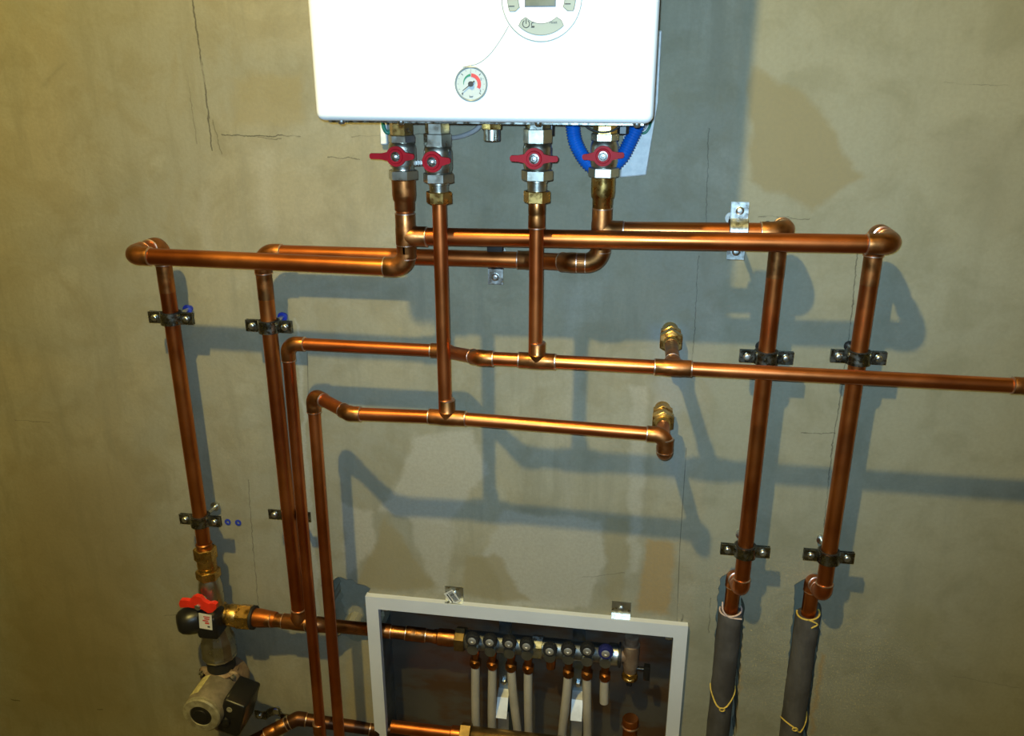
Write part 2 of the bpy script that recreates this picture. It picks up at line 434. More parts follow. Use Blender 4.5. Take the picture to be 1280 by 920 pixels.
# ------------------------------------------------------------------ copper work
RB, RS = 0.014, 0.011           # 28 mm and 22 mm tube radii
def solder_ring(parent, p, ax, r):
    b_ = bmesh.new(); lathe(b_, p, ax, [(-0.0016, r+0.0006), (-0.0008, r+0.0021), (0.0008, r+0.0021), (0.0016, r+0.0006)], 28)
    return obj('solder_ring', b_, 'solder', parent)
def straight(root, a, b, r, m='copper'):
    a, b = Vector(a), Vector(b); b_ = bmesh.new()
    L = (b-a).length
    lathe(b_, a, b-a, [(0, r), (L, r)], 30)
    return obj('pipe', b_, m, root)
def elbow(root, p, din, dout, r, m='copper_old', R=None, sock=0.013):
    """din: direction of travel into the corner p, dout: out of it"""
    p = Vector(p); din = Vector(din).normalized(); dout = Vector(dout).normalized()
    R = R or 1.75*r
    th = din.angle(dout); a = R*math.tan(th/2)
    A = p-din*a; B = p+dout*a
    nrm = (dout-din*dout.dot(din)).normalized(); ctr = A+nrm*R
    ro = r+0.0018
    pts = [A-din*sock, A-din*(sock-0.001)]; rad = [ro-0.0004, ro]
    K = max(4, int(th/math.radians(9)))
    for k in range(K+1):
        f = th*k/K
        pts.append(ctr+(-nrm*math.cos(f)+din*math.sin(f))*R); rad.append(ro+0.0006*math.sin(PI*k/K))
    pts += [B+dout*(sock-0.001), B+dout*sock]; rad += [ro, ro-0.0004]
    b_ = bmesh.new(); sweep(b_, pts, rad, 30)
    e = obj('elbow', b_, m, root)
    solder_ring(e, A-din*sock, din, r); solder_ring(e, B+dout*sock, dout, r)
    return a
def run(root, pts, r, m='copper', mf='copper_old', R=None, sock=0.013):
    """tube polyline: straight lengths with a fitting at every interior corner"""
    P = [Vector(p) for p in pts]; R = R or 1.75*r
    trims = [0]*len(P)
    for i in range(1, len(P)-1):
        d0, d1 = (P[i]-P[i-1]).normalized(), (P[i+1]-P[i]).normalized()
        trims[i] = elbow(root, P[i], d0, d1, r, mf, R if not callable(R) else R(i), sock)
    for i in range(len(P)-1):
        d = (P[i+1]-P[i]).normalized()
        a = P[i]+d*trims[i]; b = P[i+1]-d*trims[i+1]
        if (b-a).length > 0.004 and (b-a).dot(d) > 0: straight(root, a, b, r, m)
def tee(root, p, ax, br, r, rb=None, half=0.032, m='copper_old', bl=0.034):
    p, ax, br = Vector(p), Vector(ax).normalized(), Vector(br).normalized(); rb = rb or r
    ro = r+0.0018; b_ = bmesh.new()
    lathe(b_, p, ax, [(-half, ro-0.0005), (-half+0.001, ro), (-0.015, ro), (-0.012, ro+0.0006), (0.012, ro+0.0006), (0.015, ro), (half-0.001, ro), (half, ro-0.0005)], 30)
    lathe(b_, p, br, [(0, rb+0.0022), (r*1.05, rb+0.0034), (r*1.25, rb+0.0018), (bl-0.001, rb+0.0018), (bl, rb+0.0013)], 30)
    t = obj('tee', b_, m, root)
    for s in (-1, 1): solder_ring(t, p+ax*half*s, ax, r)
    solder_ring(t, p+br*bl, br, rb)
    return t
def coupling(root, p, ax, r, half=0.02, m='copper_old'):
    b_ = bmesh.new(); ro = r+0.0018
    lathe(b_, p, ax, [(-half, ro-0.0005), (-half+0.001, ro), (-0.002, ro), (0, ro-0.0006), (0.002, ro), (half-0.001, ro), (half, ro-0.0005)], 30)
    c_ = obj('coupling', b_, m, root); ax = Vector(ax).normalized()
    for s in (-1, 1): solder_ring(c_, Vector(p)+ax*half*s, ax, r)
    return c_
XP, XN, YB, ZP, ZN = Vector((1, 0, 0)), Vector((-1, 0, 0)), Vector((0, 1, 0)), Vector((0, 0, 1)), Vector((0, 0, -1))

# depths from the wall
DA, DB, DC, DR = 0.162, 0.126, 0.199, 0.065
DRL = 0.067; DCL = 0.109; DDL = 0.135
V1X, V2X, V3X, V4X = -0.148, -0.083, 0.066, 0.160
def zat(px, py, d): return spot(px, py, d).z
# risers
LX, R2X, R1X, SX = -0.632, 0.588, 0.441, -0.440

# ---- run A : first valve, left front pipe and far right riser
A = thing('copper_pipe_run', 'thick copper pipe run crossing in front from the far-left riser to the far-right riser', 'copper pipe', (V1X, -DA, 1.36))
zAt, zAl = zat(508, 295, DA), zat(350, 329, DA)
zA1 = zat(503, 258, DA)
run(A, [(V1X, -DA, zA1), (V1X, -DA, zAl), (LX, -DA, zAl+0.004), (LX, -DR, zAl+0.004), (LX, -DR, zat(257, 684, DR))], RB)
tee(A, (V1X, -DA, zAt), ZP, XP, RB, half=0.036)
zAr = zat(1000, 302, DA)
run(A, [(V1X+0.01, -DA, zAt), (R2X, -DA, zAr), (R2X, -DR, zAr), (R2X, -DR, zat(1034, 712, DR))], RB)
run(A, [(R2X, -DR, zat(1034, 712, DR)), (R2X, -DR, zat(1029, 743, DR)), (R2X-0.004, 0.0, zat(1029, 743, DR)-0.012), (R2X-0.004, 0.0, zat(1014, 765, 0.0)-0.05)], RB, mf='copper_thin', R=0.022, sock=0.006)
# ---- run B : fourth valve, pipes behind, second riser, and the pipe into the cabinet
B = thing('copper_pipe_run', 'copper pipe run behind the front pipe, from the fourth valve to both inner thick risers', 'copper pipe', (V4X, -DB, 1.37))
zB0, zBt, zBl = zat(752, 262, DB), zat(757, 288, DB), zat(742, 329, DB)
run(B, [(V4X, -DB, zB0), (V4X, -DB, zBl), (V4X-0.045, -DB, zBl), (V4X-0.045-0.075, -DRL, zat(680, 326, DRL)), (SX, -DRL, zat(345, 316, DRL)), (SX, -DRL, zat(374, 768, 0.045)+0.03), ], RB)
tee(B, (V4X, -DB, zBt), ZP, XP, RB, half=0.034)
zBr = zat(900, 288, DB)
run(B, [(V4X+0.01, -DB, zBt), (R1X, -DB, zBr), (R1X, -DR, zBr), (R1X, -DR, zat(931, 704, DR))], RB, R=0.025)
run(B, [(R1X, -DR, zat(931, 704, DR)), (R1X, -DR, zat(927, 737, DR)), (R1X-0.004, 0.0, zat(927, 737, DR)-0.012), (R1X-0.004, 0.0, zat(917, 760, 0.0)-0.05)], RB, mf='copper_thin', R=0.022, sock=0.006)
zH = zat(290, 769, DR)
tee(B, (SX, -DRL, zH), XP, ZP, RB, half=0.036)
pH0 = Vector((spot(318, 770, DRL).x, -DRL, zH))
PJ, PM = Vector(spot(476, 788, -0.03)), Vector((spot(583, 801, -0.045).x-0.066, 0.045, zat(670, 808, -0.045)))
run(B, [pH0, (-0.40, -DRL, zH), PJ, PM], RB, m='copper_old')
coupling(B, pH0+XP*0.018, XP, RB, 0.02)
coupling(B, PJ+(PM-PJ)*0.62, PM-PJ, RB, 0.022)
# ---- run C : third valve, upper thin pipe
Cc = thing('copper_pipe_run', 'thin copper pipe run from the third valve, leaving the picture on the right', 'copper pipe', (V3X, -DC, 1.174))
zC0, zC = zat(670, 254, DC), zat(673, 451, DC)
straight(Cc, (V3X, -DC, zC0), (V3X, -DC, zC), RS, 'copper_thin')
coupling(Cc, (V3X, -DC, zat(670, 268, DC)), ZP, RS, 0.02)
tee(Cc, (V3X+0.003, -DC, zC), XP, ZP, RS, half=0.029, bl=0.03)
zCl = zat(460, 434, DCL); xj = spot(600, 447, DC).x
run(Cc, [(V3X, -DC, zC), (xj, -DC, zC), (xj-0.082, -DCL, zCl), (spot(359, 428, DCL).x, -DCL, zCl), (spot(359, 428, DCL).x-0.012, -DCL, 0.02)], RS, 'copper_thin')
xo = spot(841, 464, DC).x
coupling(Cc, (spot(359, 428, DCL).x-0.012, -DCL, zat(396, 910, DCL)), ZP, RS, 0.014)
straight(Cc, (V3X, -DC, zC), (1.12, -DC, zC-0.001), RS, 'copper_thin')
tee(Cc, (xo, -DC, zC), XP, YB, RS, half=0.028, bl=0.03)
straight(Cc, (xo, -DC, zC), (xo, -0.055, zC), RS, 'copper_old')
coupling(Cc, spot(1276, 482, DC), XP, RS, 0.012)
# ---- run D : second valve, lower thin pipe
D = thing('copper_pipe_run', 'lowest thin copper pipe run, hanging from the second valve and ending in a downturned elbow', 'copper pipe', (V2X, -DC, 1.063))
zD0, zD = zat(548, 252, DC), zat(563, 522, DC)
straight(D, (V2X, -DC, zD0), (V2X, -DC, zD), RS, 'copper_thin')
tee(D, (V2X+0.003, -DC, zD), XP, ZP, RS, half=0.031, bl=0.032)
xd, xdl = spot(437, 519, DC).x, spot(391, 493, DDL).x
run(D, [(V2X, -DC, zD), (xd, -DC, zD-0.004), (xdl, -DDL, zD), (xdl-0.010, -DDL, 0.02)], RS, 'copper_thin')
xe = spot(832, 546, DC).x; zE = zat(820, 543, DC)
run(D, [(V2X, -DC, zD), (xe, -DC, zE), (xe, -DC, zat(832, 578, DC)+0.012), (xe, -0.05, zat(832, 578, DC)+0.012)], RS, 'copper_thin', R=0.017)

# heat-darkened lengths just under the top elbows of the risers
for root_, x_, zt_, d_ in ((A, LX, zAl, DR), (B, SX, zat(345, 316, DRL), DRL), (A, R2X, zAr, DR), (B, R1X, zBr, DR)):
    straight(root_, (x_, -d_, zt_-0.036), (x_, -d_, zt_-0.085), RB+0.0003, 'copper_old')

# ------------------------------------------------------------------ wall outlets
def outlet(px_x, z, d_tip, label):
    o = thing('pipe_fitting', label, 'brass fitting', (px_x, 0, z), 'brass wall outlets')
    b_ = bmesh.new(); hexa(b_, (px_x, -d_tip, z), YB, -0.012, 0.006, 0.0185); obj('union_nut', b_, 'brass', o)
    b_ = bmesh.new(); lathe(b_, (px_x, 0.02, z), -YB, [(0, 0.0145), (d_tip+0.01, 0.0145), (d_tip+0.012, 0.013), (d_tip+0.045, 0.0128), (d_tip+0.047, 0.0115)], 28); obj('body', b_, 'brass', o)
    b_ = bmesh.new(); hexa(b_, (px_x, -d_tip+0.03, z), YB, -0.01, 0.006, 0.017); obj('wall_nut', b_, 'brass', o)
    return o
outlet(xo, zC, 0.062, 'brass wall outlet behind the upper thin pipe, near the picture centre right')
outlet(xe, zat(832, 578, DC)+0.012, 0.055, 'brass wall outlet above the downturned elbow of the lowest pipe')

# ------------------------------------------------------------------ boiler
BX0, BX1, BZ0, BZ1, BY = -0.2195, 0.2295, 1.546, 2.27, -0.33
boi = thing('gas_boiler', 'white wall-hung gas boiler above the red-handled valves', 'boiler', ((BX0+BX1)/2, 0, BZ0))
bm = bmesh.new(); box(bm, (BX0, BY, BZ0), (BX1, -0.012, BZ1), 0.011, 4); obj('casing', bm, 'enamel', boi, ang=60)
bm = bmesh.new(); box(bm, (BX0+0.012, BY+0.02, BZ0-0.003), (BX1-0.012, -0.02, BZ0+0.004)); obj('bottom_plate', bm, 'dark_steel', boi)
bm = bmesh.new(); box(bm, (BX0+0.02, -0.014, BZ0+0.03), (BX1-0.02, 0.0, BZ1-0.02)); obj('back_plate', bm, 'zinc', boi)
def face(px, py): return spot(px, py, -BY)
for px, py in ((422, 154), (497, 154), (671, 153), (796, 153)):
    p = face(px, py); b_ = bmesh.new()
    lathe(b_, (p.x, BY+0.016, BZ0+0.002), ZN, [(0, 0.003), (0.002, 0.005), (0.005, 0.0048), (0.007, 0.003), (0.0075, 0)], 16); obj('screw', b_, 'zinc', boi)
# pressure gauge
g = face(589, 105); gx, gz = g.x, g.z
def disc(b_, cx, cz, y0, y1, r, n=48, ri=None):
    if ri is None: lathe(b_, (cx, y0, cz), (0, -1, 0), [(0, r), (y0-y1, r)], n)
    else: lathe(b_, (cx, y0, cz), (0, -1, 0), [(0, ri), (0, r), (y0-y1, r), (y0-y1, ri)], n)
def arcband(b_, cx, cz, r0, r1, a0, a1, y, th=0.0006, n=24, taper=None):
    """flat band between angles (degrees, 0 = right, counter-clockwise)"""
    pts = []
    for k in range(n+1):
        t = k/n; a = math.radians(a0+(a1-a0)*t)
        q = r1 if taper is None else r0+(r1-r0)*(taper+(1-taper)*t)
        pts.append((cx+q*math.cos(a), cz+q*math.sin(a)))
    for k in range(n, -1, -1):
        a = math.radians(a0+(a1-a0)*k/n); pts.append((cx+r0*math.cos(a), cz+r0*math.sin(a)))
    prism(b_, pts, (0, y, 0), (1, 0, 0), (0, 0, 1), (0, -th, 0))
ga = thing('pressure_gauge', None, None); ga.parent = boi; del_keys = [k for k in ('label', 'category') if k in ga]
ga.matrix_parent_inverse = Matrix.Translation(-Vector(boi.location)); ga.location = (gx, BY, gz)
b_ = bmesh.new(); disc(b_, gx, gz, BY+0.001, BY-0.0006, 0.0195); obj('dial', b_, 'dial', ga, ang=20)
b_ = bmesh.new(); sweep(b_, [(gx+0.0205*math.cos(2*PI*k/48), BY-0.0005, gz+0.0205*math.sin(2*PI*k/48)) for k in range(48)], 0.0013, 8, closed=True); obj('bezel', b_, 'dialrim', ga)
yf = BY-0.0006
b_ = bmesh.new(); arcband(b_, gx, gz, 0.0095, 0.0125, 185, 92, yf, taper=0.15); obj('green_band', b_, 'greenink', ga, False)
b_ = bmesh.new(); arcband(b_, gx, gz, 0.0085, 0.0130, 88, -28, yf); obj('red_band', b_, 'redink', ga, False)
b_ = bmesh.new()
for k in range(13):
    a = math.radians(225-270*k/12); r0 = 0.0165 if k % 4 else 0.0150
    u = Vector((math.cos(a), 0, math.sin(a))); v = Vector((-math.sin(a), 0, math.cos(a)))
    hw = 0.00022 if k % 4 else 0.00045
    prism(b_, [(r0, -hw), (0.0178, -hw), (0.0178, hw), (r0, hw)], (gx, yf, gz), u, v, (0, -0.0003, 0))
obj('scale_marks', b_, 'ink', ga, False)
na = math.radians(217); nu = Vector((math.cos(na), 0, math.sin(na))); nv = Vector((-math.sin(na), 0, math.cos(na)))
b_ = bmesh.new(); prism(b_, [(-0.006, -0.0009), (0.013, -0.0004), (0.0145, 0), (0.013, 0.0004), (-0.006, 0.0009)], (gx, yf-0.0015, gz), nu, nv, (0, -0.0006, 0))
disc(b_, gx, gz, yf-0.001, yf-0.0035, 0.0034, 24); obj('needle', b_, 'ink', ga)
def text_mesh(body, size, p, m, parent, name, xdir=(1, 0, 0), updir=(0, 0, 1), depth=0.0003):
    cu = bpy.data.curves.new(name, 'FONT'); cu.body = body; cu.size = size; cu.align_x = 'CENTER'; cu.align_y = 'CENTER'; cu.extrude = depth
    t = bpy.data.objects.new(name, cu); C.objects.link(t)
    me = bpy.data.meshes.new_from_object(t.evaluated_get(bpy.context.evaluated_depsgraph_get()))
    bpy.data.objects.remove(t); bpy.data.curves.remove(cu)
    xd, ud = Vector(xdir).normalized(), Vector(updir).normalized(); nd = xd.cross(ud)
    mt = Matrix((xd, ud, nd)).transposed().to_4x4(); mt.translation = Vector(p)
    me.transform(mt); me.materials.append(M[m])
    o = bpy.data.objects.new(name, me); C.objects.link(o)
    o.parent = parent; o.matrix_parent_inverse = Matrix.Translation(-world_loc(parent)); return o
for s, a in (('0', 225), ('1', 135), ('2', 45), ('3', -45)): pass
for s, dx, dz in (('0', -0.0115, -0.0125), ('1', -0.0005, 0.0142), ('2', 0.0130, 0.0060), ('3', 0.0120, -0.0085)):
    text_mesh(s, 0.0042, (gx+dx, yf-0.0003, gz+dz), 'ink', ga, 'numeral')
text_mesh('bar', 0.0040, (gx, yf-0.0003, gz-0.0152), 'ink', ga, 'unit_mark')
# round control panel
pc = face(677, -2); cx, cz = pc.x, pc.z; PR = abs(face(727, -2).x-cx)
cp = thing('control_panel', None, None); cp.parent = boi; cp.matrix_parent_inverse = Matrix.Translation(-Vector(boi.location)); cp.location = (cx, BY, cz)
b_ = bmesh.new(); disc(b_, cx, cz, BY+0.002, BY-0.0015, PR, 72); obj('panel_disc', b_, 'enamel', cp, ang=20)
b_ = bmesh.new(); sweep(b_, [(cx+PR*math.cos(2*PI*k/72), BY-0.0006, cz+PR*math.sin(2*PI*k/72)) for k in range(72)], 0.0011, 6, closed=True); obj('panel_rim', b_, 'groove', cp)
def button(name, a0, a1, r0, r1, nick=0.0):
    y = BY-0.0015
    pts = []
    n = 18
    for k in range(n+1):
        a = math.radians(a0+(a1-a0)*k/n); pts.append((cx+r1*math.cos(a), cz+r1*math.sin(a)))
    if nick: am = math.radians(a1+nick*(1 if a1 > a0 else -1)); pts.append((cx+(r0+r1)/2*math.cos(am), cz+(r0+r1)/2*math.sin(am)))
    for k in range(n, -1, -1):
        a = math.radians(a0+(a1-a0)*k/n); pts.append((cx+r0*math.cos(a), cz+r0*math.sin(a)))
    if nick: am = math.radians(a0-nick*(1 if a1 > a0 else -1)); pts.append((cx+(r0+r1)/2*math.cos(am), cz+(r0+r1)/2*math.sin(am)))
    q = bmesh.new(); prism(q, pts, (0, y, 0), (1, 0, 0), (0, 0, 1), (0, -0.0012, 0)); o = obj(name, q, 'btn', cp, False)
    q = bmesh.new(); sweep(q, [(p[0], y-0.0010, p[1]) for p in pts], 0.0005, 6, closed=True); obj('button_edge', q, 'btnline', o)
    return o
bb = button('button', 228, 312, PR*0.585, PR*0.855, 3)
bl_ = button('button', 160, 200, PR*0.585, PR*0.855, 4)
br_ = button('button', 340, 380, PR*0.585, PR*0.855, 4)
bu_ = button('button', 48, 132, PR*0.585, PR*0.855, 3)
yb = BY-0.0028
p = face(658, 30)
b_ = bmesh.new(); sweep(b_, [(p.x+0.0043*math.cos(math.radians(120+300*k/20)), yb, p.z+0.0043*math.sin(math.radians(120+300*k/20))) for k in range(21)], 0.0005, 6)
sweep(b_, [(p.x, yb, p.z), (p.x, yb, p.z+0.0058)], 0.0005, 6); obj('power_symbol', b_, 'ink', bb)
p = face(666, 31); b_ = bmesh.new()
sweep(b_, [(p.x-0.0015, yb, p.z-0.001), (p.x-0.001, yb, p.z+0.002), (p.x+0.0022, yb, p.z+0.003)], 0.0005, 6)
prism(b_, [(-0.0018, -0.0035), (0.0022, -0.0035), (0.0028, -0.0015), (-0.0012, -0.0012)], (p.x, yb+0.0002, p.z), (1, 0, 0), (0, 0, 1), (0, -0.0003, 0)); obj('tap_symbol', b_, 'ink', bb)
text_mesh('reset', 0.0046, (face(692, 28).x, yb, face(692, 28).z), 'ink', bb, 'button_text')
for q, px, py in ((bl_, 640, 8), (br_, 710, 5)):
    p = face(px, py); b_ = bmesh.new(); box(b_, (p.x-0.0035, yb-0.0002, p.z-0.0006), (p.x+0.0035, yb+0.0004, p.z+0.0006)); obj('button_mark', b_, 'ink', q)
l0 = face(657, 8); l1 = face(694, 6); zt = cz+0.022
b_ = bmesh.new(); box(b_, (l0.x-0.001, BY-0.0022, l0.z-0.001), (l1.x+0.001, BY-0.0010, zt+0.001)); lr = obj('screen_rim', b_, 'lcdrim', cp, False)
b_ = bmesh.new(); box(b_, (l0.x+0.0006, BY-0.0028, l0.z+0.0006), (l1.x-0.0004, BY-0.0020, zt)); obj('screen', b_, 'lcd', cp, False)
# S-shaped groove between gauge and panel
pts = smooth_path([(face(x, y).x, BY-0.0002, face(x, y).z) for x, y in ((578, 84), (588, 82), (600, 78), (614, 66), (628, 46), (636, 32))], 6)
b_ = bmesh.new(); sweep(b_, pts, 0.0006, 6); obj('decor_line', b_, 'groove', boi)

# ------------------------------------------------------------------ ball valves under the boiler
def butterfly(root, c, wl, wr, m='red', bare=False, name='lever', tilt=0.0, disc_r=0.0150):
    """wing handle in the plane y = c.y, wings reach wl to the left and wr to the right"""
    c = Vector(c); ct, st = math.cos(tilt), math.sin(tilt)
    u = Vector((ct, 0, st)); v = Vector((-st, 0, ct))
    pts = []
    n = 12
    def wing(s, L):
        return [(s*disc_r*0.92, 0.0062), (s*(disc_r+0.008), 0.0042), (s*(L-0.002), 0.0040), (s*L, 0.0020), (s*L, -0.0022), (s*(L-0.002), -0.0042), (s*(disc_r+0.008), -0.0046), (s*disc_r*0.92, -0.0066)]
    arc_t = [(disc_r*math.cos(math.radians(25+130*k/n)), disc_r*math.sin(math.radians(25+130*k/n))) for k in range(n+1)]
    arc_b = [(disc_r*math.cos(math.radians(205+130*k/n)), disc_r*math.sin(math.radians(205+130*k/n))) for k in range(n+1)]
    r_w = wing(1, wr); l_w = wing(-1, wl)
    pts = arc_t + ([(-disc_r*0.98, 0.004), (-disc_r*0.98, -0.004)] if bare else l_w) + arc_b + list(reversed(r_w))
    b_ = bmesh.new(); prism(b_, pts, c, u, v, (0, -0.0055, 0))
    bmesh.ops.bevel(b_, geom=[e for e in b_.edges if e.calc_face_angle(0) > 1.2], offset=0.0011, segments=2, affect='EDGES')
    lv = obj(name, b_, m, root)
    b_ = bmesh.new(); hexa(b_, c, (0, -1, 0), 0.004, 0.0105, 0.0048); lathe(b_, c, (0, -1, 0), [(0.010, 0.003), (0.0125, 0.003), (0.013, 0.002)], 14)
    obj('lever_nut', b_, 'zinc', lv)
    b_ = bmesh.new(); lathe(b_, c, (0, -1, 0), [(0.003, 0.0115), (0.0075, 0.0108), (0.0082, 0.0100), (0.0082, 0.0072), (0.0050, 0.0070)], 28); obj('lever_hub', b_, m, lv)
    b_ = bmesh.new(); lathe(b_, c, (0, -1, 0), [(0.004, 0.0071), (0.0064, 0.0071), (0.0066, 0.004)], 24); obj('washer', b_, 'dark_steel', lv)
    if bare:
        b_ = bmesh.new(); box(b_, (-wl, -0.004, -0.0032), (-disc_r*0.8, -0.0005, 0.0032), 0.0008, 1, mat=Matrix.Translation(c) @ Matrix.Rotation(-tilt, 4, 'Y'))
        for k in range(5): box(b_, (-wl+0.003+k*0.004, -0.0048, -0.0036), (-wl+0.0048+k*0.004, -0.0002, 0.0036), mat=Matrix.Translation(c) @ Matrix.Rotation(-tilt, 4, 'Y'))
        obj('bare_lever_end', b_, 'zinc', lv)
    return lv
def ball_valve(x, d, px, ys, label, top='brass', adapter='copper', lever=(0.035, 0.035), bare=False, tilt=0.0, stem_px=None, neck=False, loff=0.0):
    """ys: pixel heights of top, hex bottom, body bottom, nut top, nut bottom, adapter bottom"""
    Z = [zat(px, y, d) for y in ys]
    t = thing('ball_valve', label, 'valve', (x, -d, Z[2]), 'red-handled ball valves under the boiler')
    o = Vector((x, -d, 0))
    b_ = bmesh.new(); lathe(b_, o, ZP, [(Z[0]-0.002, 0.0135), (BZ0+0.004, 0.0135)], 24); hexa(b_, o, ZP, Z[0]-0.006, BZ0-0.001, 0.0158, rot=0.0); obj('connection', b_, top, t)
    b_ = bmesh.new(); hexa(b_, o, ZP, Z[1], Z[0]-0.004, 0.0182, rot=0.0)
    zb, zt_ = Z[2], Z[1]
    h = zt_-zb
    lathe(b_, o, ZP, [(zb-0.006, 0.0165), (zb-0.001, 0.0170), (zb, 0.0195), (zb+h*0.2, 0.0212), (zb+h*0.8, 0.0212), (zt_-0.001, 0.0195), (zt_+0.001, 0.0175)], 32)
    hexa(b_, o, ZP, Z[4], Z[3], 0.0203, rot=0.0)
    lathe(b_, o, ZP, [(Z[3]-0.001, 0.017), (zb-0.003, 0.0165)], 28)
    obj('body', b_, 'nickel', t)
    zc = (zb+zt_)/2
    b_ = bmesh.new(); lathe(b_, (x, -d, zc), (0, -1, 0), [(0.015, 0.0105), (0.024, 0.0105), (0.025, 0.0085), (0.030, 0.0085), (0.031, 0.004), (0.036, 0.004)], 24); obj('stem', b_, 'nickel', t)
    butterfly(t, (x+loff, -d-0.031, zc), lever[0], lever[1], 'red', bare, tilt=tilt)
    if not neck:
        b_ = bmesh.new(); za, zc2 = Z[4], Z[5]; L = za-zc2
        lathe(b_, o, ZP, [(zc2-0.001, 0.0152), (zc2, 0.0158), (zc2+L*0.28, 0.0160), (zc2+L*0.34, 0.0178), (zc2+L*0.5, 0.0186), (za-0.001, 0.0186), (za+0.002, 0.016)], 30)
        obj('adapter', b_, adapter, t)
    else:
        za, zn = Z[4], Z[5]
        b_ = bmesh.new(); lathe(b_, o, ZP, [(zn-0.008, 0.0140), (za-0.004, 0.0145), (za-0.003, 0.0155), (za+0.002, 0.0155)], 28); obj('nipple', b_, 'nickel', t)
        b_ = bmesh.new(); z2 = zat(px, ys[6], d); hexa(b_, o, ZP, z2, zn, 0.0172, rot=0.0); obj('union_nut', b_, adapter, t)
    return t
ball_valve(V1X, DA, 500, (165, 178, 207, 212, 224, 262), 'leftmost red-handled ball valve under the boiler, copper adapter below', 'brass', 'copper_old', (0.041, 0.028))
ball_valve(V2X, DC, 548, (163, 183, 215, 216, 228, 239, 254), 'second red-handled ball valve from the left, left half of its handle bare steel', 'nickel', 'brass', (0.029, 0.027), True, neck=True, tilt=0.08)
ball_valve(V3X, DC, 669, (157, 179, 211, 212, 225, 238, 253), 'third red-handled ball valve from the left, brass nut below', 'dark_steel', 'brass', (0.035, 0.034), neck=True)
ball_valve(V4X, DB, 753, (163, 176, 208, 209, 221, 259), 'rightmost red-handled ball valve, within the loop of blue hose', 'brass', 'brass', (0.031, 0.031), tilt=0.06)
# drain stub
dp = spot(615, 160, 0.17)
o = thing('drain_stub', 'short brass stub under the boiler between second and third valve', 'brass fitting', dp)
b_ = bmesh.new(); z0, z1 = zat(615, 160, 0.17), zat(615, 176, 0.17)
lathe(b_, (dp.x, -0.17, 0), ZP, [(z1, 0.0115), (z1+0.001, 0.0125), (z0, 0.0125), (z0+0.002, 0.010), (BZ0+0.002, 0.010)], 26); obj('threaded_end', b_, 'nickel', o)
b_ = bmesh.new(); hexa(b_, (dp.x, -0.17, 0), ZP, z0-0.002, BZ0-0.0005, 0.0140); obj('collar', b_, 'brass', o)

# ------------------------------------------------------------------ blue hose, foam, wires
def hose(pts, r, pitch=0.0042):
    P = smooth_path(pts, 14); out = [P[0]]; acc = 0
    step = pitch/4; cur = P[0]; i = 1
    while i < len(P):
        seg = P[i]-cur
        if seg.length >= step: cur = cur+seg.normalized()*step; out.append(cur.copy())
        else: cur = cur if False else cur; i += 1
    rad = [r*(1.0 if k % 4 in (0, 1) else 0.86) for k in range(len(out))]
    b_ = bmesh.new(); sweep(b_, out, rad, 22); return b_
hp_ = [spot(716, 140, 0.075), spot(716, 158, 0.078), spot(721, 182, 0.082), spot(737, 206, 0.086), spot(757, 212, 0.088), spot(776, 198, 0.086), spot(788, 176, 0.08), spot(797, 156, 0.074), spot(800, 140, 0.07)]
tag(obj('corrugated_hose', hose(hp_, 0.0118), 'blue_hose', ang=70), 'blue corrugated hose looped behind the rightmost valve', 'hose')
def board(name, corners_px, d0, d1, label):
    P = [spot(x, y, d1) for x, y in corners_px]
    b_ = bmesh.new(); prism(b_, [(p.x, p.z) for p in P], (0, -d0, 0), (1, 0, 0), (0, 0, 1), (0, -(d1-d0), 0))
    bmesh.ops.bevel(b_, geom=b_.edges[:], offset=0.002, segments=1, affect='EDGES')
    return tag(obj(name, b_, 'foam'), label, 'foam board', 'white foam boards behind the boiler')
board('foam_strip', [(775, 222), (808, 219), (822, 128), (828, 38), (790, 38)], 0.001, 0.011, 'white foam strip behind the boiler at its lower right corner')
board('foam_strip', [(475, 181), (484, 181), (482, 120), (474, 120)], 0.001, 0.012, 'narrow white foam strip beside the leftmost valve')
def wire(name, pts, r, m, label, cat='wire', group=None, n=8):
    b_ = bmesh.new(); sweep(b_, smooth_path(pts, n), r, 10); return tag(obj(name, b_, m), label, cat, group)
wire('cable', [spot(x, y, d) for x, y, d in ((606, 140, 0.05), (599, 158, 0.045), (586, 167, 0.035), (568, 172, 0.02), (556, 170, 0.006))], 0.004, 'whitewire', 'pale grey cable hanging from the boiler between second valve and drain stub', 'cable')
wire('wire', [spot(x, y, 0.15) for x, y in ((726, 146), (733, 158), (748, 165), (764, 164), (776, 156), (782, 146))], 0.0016, 'rubber', 'thin black wire sagging in front of the rightmost valve top')
wire('wire', [spot(x, y, d) for x, y, d in ((793, 150, 0.02), (796, 164, 0.018), (806, 166, 0.016), (812, 158, 0.016), (814, 146, 0.02))], 0.0022, 'greenwire', 'green wire looped over the white foam strip on the right')
wire('wire', [spot(x, y, d) for x, y, d in ((794, 148, 0.027), (797, 159, 0.024), (805, 161, 0.022), (809, 154, 0.022), (811, 144, 0.026))], 0.0018, 'whitewire', 'white wire looped inside the green one on the right foam strip')
wire('wire', [spot(x, y, d) for x, y, d in ((478, 146, 0.03), (480, 160, 0.028), (485, 166, 0.026), (491, 158, 0.026), (492, 146, 0.03))], 0.0035, 'greenwire', 'green wire curling over the narrow foam strip on the left')
p = spot(779, 160, 0.10); b_ = bmesh.new(); lathe(b_, (p.x, -0.10, p.z-0.010), ZP, [(0, 0.007), (0.002, 0.009), (0.016, 0.009), (0.017, 0.006), (BZ0-p.z+0.012, 0.006)], 6)
tag(obj('plastic_plug', b_, 'black'), 'small black plastic plug beside the blue hose under the boiler', 'plug')
